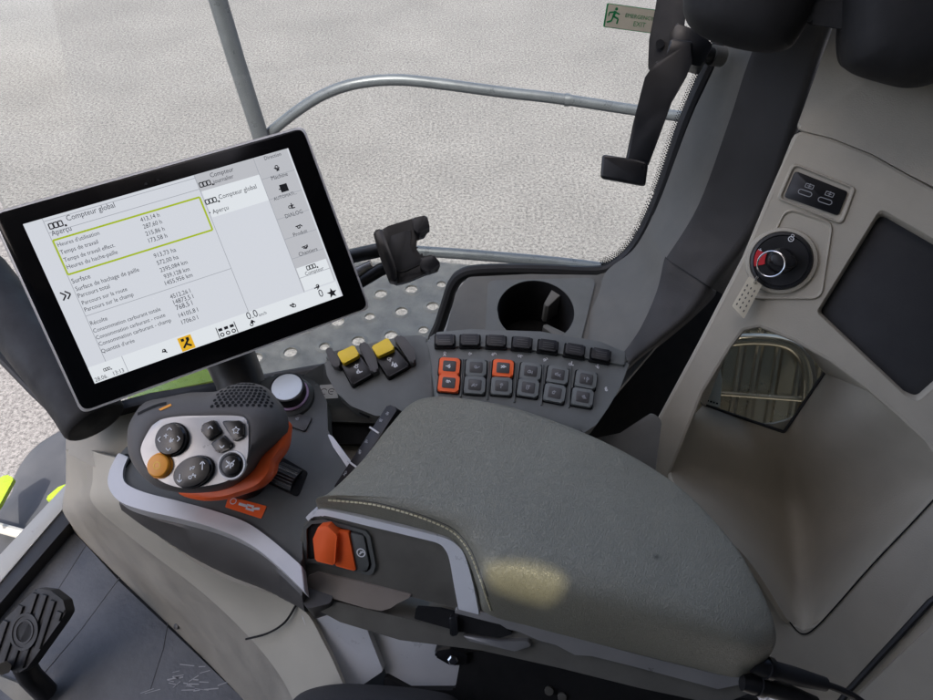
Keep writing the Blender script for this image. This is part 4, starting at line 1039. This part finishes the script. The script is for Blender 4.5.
sf = part('scuff', bm, 'greymark', mt); sf['kind'] = 'stuff'
BS = Fr(W(150, 560, .8), (0, 0, 1), (1, 0, 0))
bs = thing('console_base', BS, 'pale grey moulded base panel sweeping down from console to floor', 'base panel')
ridge = [(94, 452, .775), (93, 480, .785), (93, 502, .80), (132, 536, .80), (200, 588, .78), (248, 636, .75), (282, 680, .72), (305, 730, .70)]
foot = [(66, 430, .80), (66, 480, .98), (66, 522, None), (118, 576, None), (190, 645, None), (240, 697, None), (262, 725, None), (280, 760, None)]
def pt(q): return WZ(q[0], q[1], FZ-.004) if q[2] is None else W(*q)
R1 = [pt(q) for q in ridge]; R0 = [pt(q) for q in foot]; R0[0] = W(66, 436, .90)
R2 = [W(*q) for q in ((116, 458, .722), (118, 480, .715), (128, 507, .715), (165, 541, .712), (222, 577, .702), (296, 604, .69), (325, 645, .68), (350, 700, .67))]
def sm(r): return cr(r, 6, False)
a_, b_, c_ = sm(R0), sm(R1), sm(R2)
rows = []
for p, q, r in zip(a_, b_, c_):
    k1, k2 = q.lerp(p, .22), q.lerp(r, .25)
    rows.append([p, p.lerp(q, .5)]+[k1*(1-t)**2+q*2*t*(1-t)+k2*t*t for t in (0, .25, .5, .75, 1)]+[q.lerp(r, .65), r])
low_ = [r[:5] for r in rows]; hi_ = [r[4:] for r in rows]
part('lower_skirt', relbm(patch(low_, .004), BS), 'worn', bs)
part('upper_face', relbm(patch(hi_, .004), BS), 'base', bs)
tp = [(66, 452), (66, 434), (84, 420), (120, 416), (150, 408), (205, 392), (240, 385), (250, 400), (150, 440), (128, 450), (114, 464), (96, 468), (84, 462)]
ROWS = [[CO.hit(u, v, -.010) for u, v in ((122, 492), (150, 503), (185, 511), (222, 521), (255, 537), (282, 558), (303, 580))],
        [W(*q) for q in ((126, 503, .722), (152, 529, .722), (186, 556, .718), (228, 580, .712), (262, 592, .705), (286, 602, .70), (308, 612, .695))]]
mid_ = [a.lerp(b, .55)+V((0, -.012, -.004)) for a, b in zip(*ROWS)]
part('side_cover', patch([cr(r, 4, False) for r in (ROWS[0], [a.lerp(b, .25)+V((0, -.008, 0)) for a, b in zip(ROWS[0], mid_)], mid_, ROWS[1])], .004), 'shell', co, fr=WF)
BT = Fr(W(95, 450, .785), (-.1, -.3, .95), (1, 0, 0))
part('top_shoulder', prism(rnd(BT.P(tp), .006), -.10, 0, .010, 4), 'base', bs, fr=BT)
q = [W(296, 605, .688), W(285, 622, .70), W(268, 633, .715), W(246, 639, .745)]
part('seam', tube([BS.loc(p) for p in cr(q, 5, False)], .0012, 6), 'hole', bs)
bm = bmesh.new(); p = W(178, 626, .93); lathe([(.004, 0), (.004, .004), (.001, .005)], 12, 0, 0, bm)
part('stud', bm, 'shell', bs, fr=Fr(p, (-.4, -.5, .7), (1, 0, 0)))
# front pillar
AP = Fr(W(100, 425, .83), (0, 0, 1), (1, 0, 0))
ap = thing('front_pillar', AP, 'thick matt black corner pillar behind the monitor lower left', 'pillar')
pth = [W(u, v, t) for u, v, t in ((-90, 196, .90), (-30, 265, .86), (15, 320, .83), (55, 368, .79), (82, 402, .765), (92, 417, .758), (97, 424, .756))]
part('post', tube([AP.loc(p) for p in cr(pth, 4, False)], [.034]*22+[.033, .031, .024], 28), 'blackm', ap)
part('weather_strip', tube([AP.loc(W(u, v, t)) for u, v, t in ((-60, 210, 1.0), (0, 262, .97), (30, 300, .95), (62, 352, .92), (90, 392, .90))], .007, 10), 'rubber', ap)
part('weather_strip', tube([AP.loc(W(u, v, t)) for u, v, t in ((-60, 300, .97), (0, 357, .94), (35, 393, .92), (70, 426, .89))], .006, 10), 'rubber', ap)
# front window sill (left)
WS = Fr(WZ(30, 545, FZ+.02), (0, 0, 1), WZ(68, 490, FZ)-WZ(0, 570, FZ))
ws = thing('window_sill', WS, 'white painted lower sill with black gasket beside the floor mat', 'sill')
part('sill_bar', prism(rnd(WS.P([(74, 478), (-40, 600), (-40, 632), (74, 498)]), .004), -.03, .004, .004), 'whitepaint', ws)
part('gasket', prism(rnd(WS.P([(72, 497), (-40, 624), (-40, 650), (20, 580), (70, 522)], .002), .003), -.03, .002, .003), 'rubber', ws)
# fender outside
FD = Fr(WZ(60, 490, -.3), (0, 0, 1), (1, 0, 0))
fd = thing('outer_fender', FD, 'dusty dark grey rounded fender seen outside below the front pillar', 'fender')
fp_ = [(8, 500), (14, 478), (28, 455), (48, 438), (80, 425), (140, 430), (140, 560), (60, 600), (-30, 640), (-50, 560)]
e = cr([V((*q, -.02)) for q in FD.P(fp_)], 5)
part('shell', dome(e, lambda x, y: .02, 5, 8, under=.05), 'tyre', fd)
part('step_bar', tube([V((*FD.uv(-10, 533), .05)), V((*FD.uv(34, 545), .05))], .012, 10), 'whitepaint', fd)
def slab(name, px, z, th, label):
    F = Fr(WZ(px[0][0], px[0][1], z), (0, 0, 1), (1, 0, 0)); o = part(name, prism(rnd(F.P(px), .006), -th, 0, .006, 3), 'lime', fr=F); setp(o, label, 'body panel'); return o
slab('body_panel', [(-20, 490), (6, 474), (14, 478), (0, 504), (-20, 530)], -.18, .012, 'bright lime green body corner cut by the left picture edge')
slab('body_panel', [(44, 499), (58, 487), (76, 480), (76, 487), (52, 500)], -.18, .012, 'tiny lime green panel tip just above the white sill')
slab('body_panel', [(120, 400), (175, 370), (212, 362), (216, 380), (150, 394)], .30, .05, 'lime green panel strip showing under the monitor behind the joystick')
# dark frame member behind joystick
DM = Fr(W(170, 392, .80), (0, -.3, .95), (1, -.1, 0))
dm = part('window_frame_bar', prism(rnd(DM.P([(95, 408), (150, 393), (240, 378), (262, 374), (265, 386), (180, 395), (110, 412)]), .004), -.03, 0, .003), 'rubber', fr=DM)
setp(dm, 'black window frame bar between the joystick and the lime panel', 'frame bar')
# pedal
PD = Fr(WZ(35, 628, FZ+.11), (-.28, -.50, .82), WZ(60, 605, FZ)-WZ(8, 668, FZ))
pd = thing('brake_pedal', PD, 'black ribbed rubber pedal with ring emblem on the floor mat', 'pedal')
pp = PD.P([(36, 588), (50, 590), (63, 600), (66, 612), (60, 622), (27, 668), (18, 673), (6, 668), (-14, 654), (-16, 646), (2, 622)])
part('pedal_pad', prism(rnd(pp, .006), -.014, 0, .004, 3), 'rubber', pd)
bm = bmesh.new(); xs = [p[0] for p in pp]; ys = [p[1] for p in pp]
ppc = ccw(pp)
for k_ in range(7):
    y = min(ys)+(max(ys)-min(ys))*(k_+.5)/7; run = []
    for i in range(80):
        x = min(xs)+(max(xs)-min(xs))*i/79
        if inside((x, y), [tuple(mean(ppc)+(V(q)-mean(ppc))*.9) for q in ppc]): run.append(x)
    if len(run) > 3: prism(rect((run[0]+run[-1])/2, y, run[-1]-run[0], .0085), -.001, .0032, .0015, 2, bm)
part('tread_rib', bm, 'rubber', pd)
pc = mean(pp)
bm = lathe([(.022, .0033), (.022, .0046), (.0185, .0046), (.0185, .0034)], 32, pc.x, pc.y); lathe([(.0145, .0033), (.0145, .0044), (.012, .0044), (.012, .0034)], 32, pc.x, pc.y, bm)
part('ring_emblem', bm, 'rubber', pd)
part('pedal_arm', tube([PD.loc(WZ(16, 650, FZ+.075)), PD.loc(WZ(30, 676, FZ+.05)), PD.loc(WZ(46, 692, FZ+.01))], .014, 12), 'black', pd)
part('foot_plate', prism(rnd(PD.P([(-20, 668), (20, 684), (46, 694), (30, 712), (-20, 712)], -.05), .004), -.055, -.05, .002), 'galv', pd)
part('bolt', tube([PD.loc(WZ(3, 668, FZ+.08)), PD.loc(WZ(4, 668, FZ+.105))], .008, 6), 'chrome', pd)
# ================================================================== UNDER THE ARMREST
BK = Fr(W(340, 645, .69), (-.1, -.75, .65), (1, -.2, 0))
bk = thing('armrest_bracket', BK, 'silver and grey metal bracket plates under the armrest', 'bracket')
part('silver_plate', prism(rnd(BK.P([(297, 604), (364, 622), (383, 671), (355, 690), (331, 690)]), .002), -.02, 0, .003, 3), 'bright', bk)
part('grey_plate', prism(rnd(BK.P([(366, 622), (480, 650), (480, 720), (420, 700), (388, 678)], -.012), .003), -.03, -.012, .002), 'bright', bk)
hg = part('hinge_block', prism(rnd(BK.P([(434, 650), (450, 648), (468, 653), (466, 664), (450, 664), (436, 656)], 0), .003), -.014, .002, .002), 'black', bk)
part('bolt', lathe([(.0055, .002), (.0055, .004), (.004, .0055), (.001, .0055)], 6, *BK.uv(453, 660, .003)), 'chrome', hg)
part('black_frame', prism(rnd(BK.P([(462, 650), (520, 655), (640, 684), (760, 700), (760, 740), (380, 740), (384, 676), (410, 690), (455, 690)], -.004), .003), -.04, -.004, .002), 'blackm', bk)
bm = bmesh.new()
for u, v in ((549, 690), (562, 696)): lathe([(.0045, -.003), (.0045, -.0005), (.002, .0)], 12, *BK.uv(u, v, -.003), bm)
part('screw', bm, 'galv', bk)
SE = Fr(W(360, 705, .60), (0, -.5, .85), (1, 0, 0))
st_ = thing('driver_seat', Fr(V((.2, -.1, .25)), (0, 0, 1), (1, 0, 0)), 'dark fabric driver seat with its cushion edge showing below the armrest', 'seat')
se = part('seat_cushion', dome(cr([V((*q, -.02)) for q in SE.P([(262, 736), (282, 712), (320, 702), (370, 703), (420, 708), (455, 718), (470, 750), (360, 780), (250, 750)])], 6), lambda x, y: .004, 3, 10, under=.05), 'seat', st_, fr=SE)
SBF = Fr(V((.47, -.2, .4)), (0, 0, 1), (1, 0, 0))
e = cr([V((x, y, 0)) for x, y in ((-.09, -.25), (.02, -.27), (.09, -.22), (.10, 0), (.09, .2), (.02, .25), (-.09, .23), (-.07, 0))], 5)
bm = bmesh.new(); loft(bm, [[V((p.x*k+dx, p.y*k, z)) for p in e] for k, dx, z in ((.8, 0, 0), (1, 0, .05), (1, .02, .4), (.97, .06, .7), (.8, .09, .84), (.4, .10, .88))])
part('backrest', bm, 'seat', st_, fr=SBF, smooth=80)
# cables
for k_, (path, lab) in enumerate(((((752, 664, .575), (768, 668, .575), (795, 676, .58), (825, 684, .585), (850, 694, .59), (875, 712, .60)), 'upper black cable connector behind the armrest rear end'),
                                  (((742, 682, .58), (760, 685, .58), (790, 694, .585), (815, 703, .59), (840, 716, .60)), 'lower black cable connector behind the armrest rear end'))):
    P_ = [W(*q) for q in path]; F = Fr(P_[0], (0, 0, 1), (1, 0, 0)); t = thing('cable_connector', F, lab, 'connector', 'cable connectors behind the armrest')
    lp3 = [F.loc(p) for p in P_]
    part('plug', tube([lp3[0], lp3[0].lerp(lp3[1], .5), lp3[1]], [.007, .0085, .0085], 14), 'black', t)
    part('sleeve', tube([lp3[1], lp3[2], lp3[3]], [.0075, .0078, .006], 14), 'rubber', t)
    part('cable', tube(cr(lp3[3:], 5, False), .0032, 10), 'rubber', t)
    part('locking_ring', tube([lp3[1]-(lp3[2]-lp3[1])*.1, lp3[1]+(lp3[2]-lp3[1])*.1], .0098, 14), 'black', t)
# ================================================================== CAB ROOF (out of frame, gives the shade)
SUN_EL, SUN_AZ = math.radians(58), math.radians(250)      # azimuth: direction the light comes from, in x-y
sd = V((math.cos(SUN_EL)*math.cos(SUN_AZ), math.cos(SUN_EL)*math.sin(SUN_AZ), math.sin(SUN_EL)))
RZ = 2.1
def up_to_roof(p): return p+sd*((RZ-p.z)/sd.z)
hole = [up_to_roof(cast(bv, u, v)[0]) for u, v in ((474, 566), (500, 562), (530, 563), (556, 571), (566, 584), (563, 602), (552, 622), (540, 629), (510, 621), (490, 612), (480, 590))]  # added opening, traced back along the sun from the armrest light patch
roof = holeplate(ccw([(-1.2, -.9), (1.1, -.9), (1.1, .85), (.2, .85), (.2, .30), (-1.2, .30)]), [[(q.x, q.y) for q in cr([V((h.x, h.y, 0)) for h in hole], 4)]], RZ, RZ+.05)
rf = part('cab_roof', roof, 'roof'); part('patch_filter_pane', prism([(q.x, q.y) for q in cr([V((h.x, h.y, 0)) for h in hole], 4)], RZ+.02, RZ+.024), 'patch_dim', rf, fr=WF); setp(rf, 'pale cab roof lining with an added overhead opening that casts the sun patch', 'roof')  # tinted pane added in the opening to dim the sun patch
lw = part('light_block_wall', prism([(-1.3, -.62), (.946, -.62), (.946, -.58), (-1.3, -.58)], -.2, 1.86), 'console'); setp(lw, 'added grey light blocking wall on the side behind the camera', 'wall')  # wall added to keep light out on the camera side
rw = part('cab_rear_wall', prism([(.95, -.55), (.99, -.55), (.99, .87), (.95, .87)], .3, RZ-.002), 'tray'); setp(rw, 'dark cab rear wall behind the side panel', 'wall')
# ================================================================== CAMERA, LIGHT
cam = bpy.data.cameras.new('camera'); co_ = bpy.data.objects.new('camera', cam); C.objects.link(co_)
cam.sensor_width = 36; cam.lens = FPX/933*36; cam.clip_start = .01; cam.clip_end = 500
co_.location = CAM; co_.rotation_euler = (math.radians(45), 0, 0); sc.camera = co_
w = bpy.data.worlds.new('World'); sc.world = w; w.use_nodes = True
N, L = w.node_tree.nodes, w.node_tree.links
sky = N.new('ShaderNodeTexSky'); sky.sky_type = 'NISHITA'; sky.sun_disc = False; sky.air_density = .6; sky.dust_density = 4; sky.ozone_density = 0; sky.sun_elevation = SUN_EL; sky.sun_rotation = math.pi/2-SUN_AZ
L.new(sky.outputs[0], N['Background'].inputs[0]); N['Background'].inputs[1].default_value = .15
s = bpy.data.lights.new('sun', 'SUN'); s.energy = 2.0; s.angle = math.radians(.5); s.color = (1, .955, .90)
so2 = bpy.data.objects.new('sun', s); C.objects.link(so2); so2.rotation_euler = sd.to_track_quat('Z', 'Y').to_euler()
sc.view_settings.view_transform = 'Standard'; sc.view_settings.look = 'None'; sc.view_settings.exposure = 1.85; sc.view_settings.gamma = 1
sc.cycles.max_bounces = 10; sc.cycles.transparent_max_bounces = 12
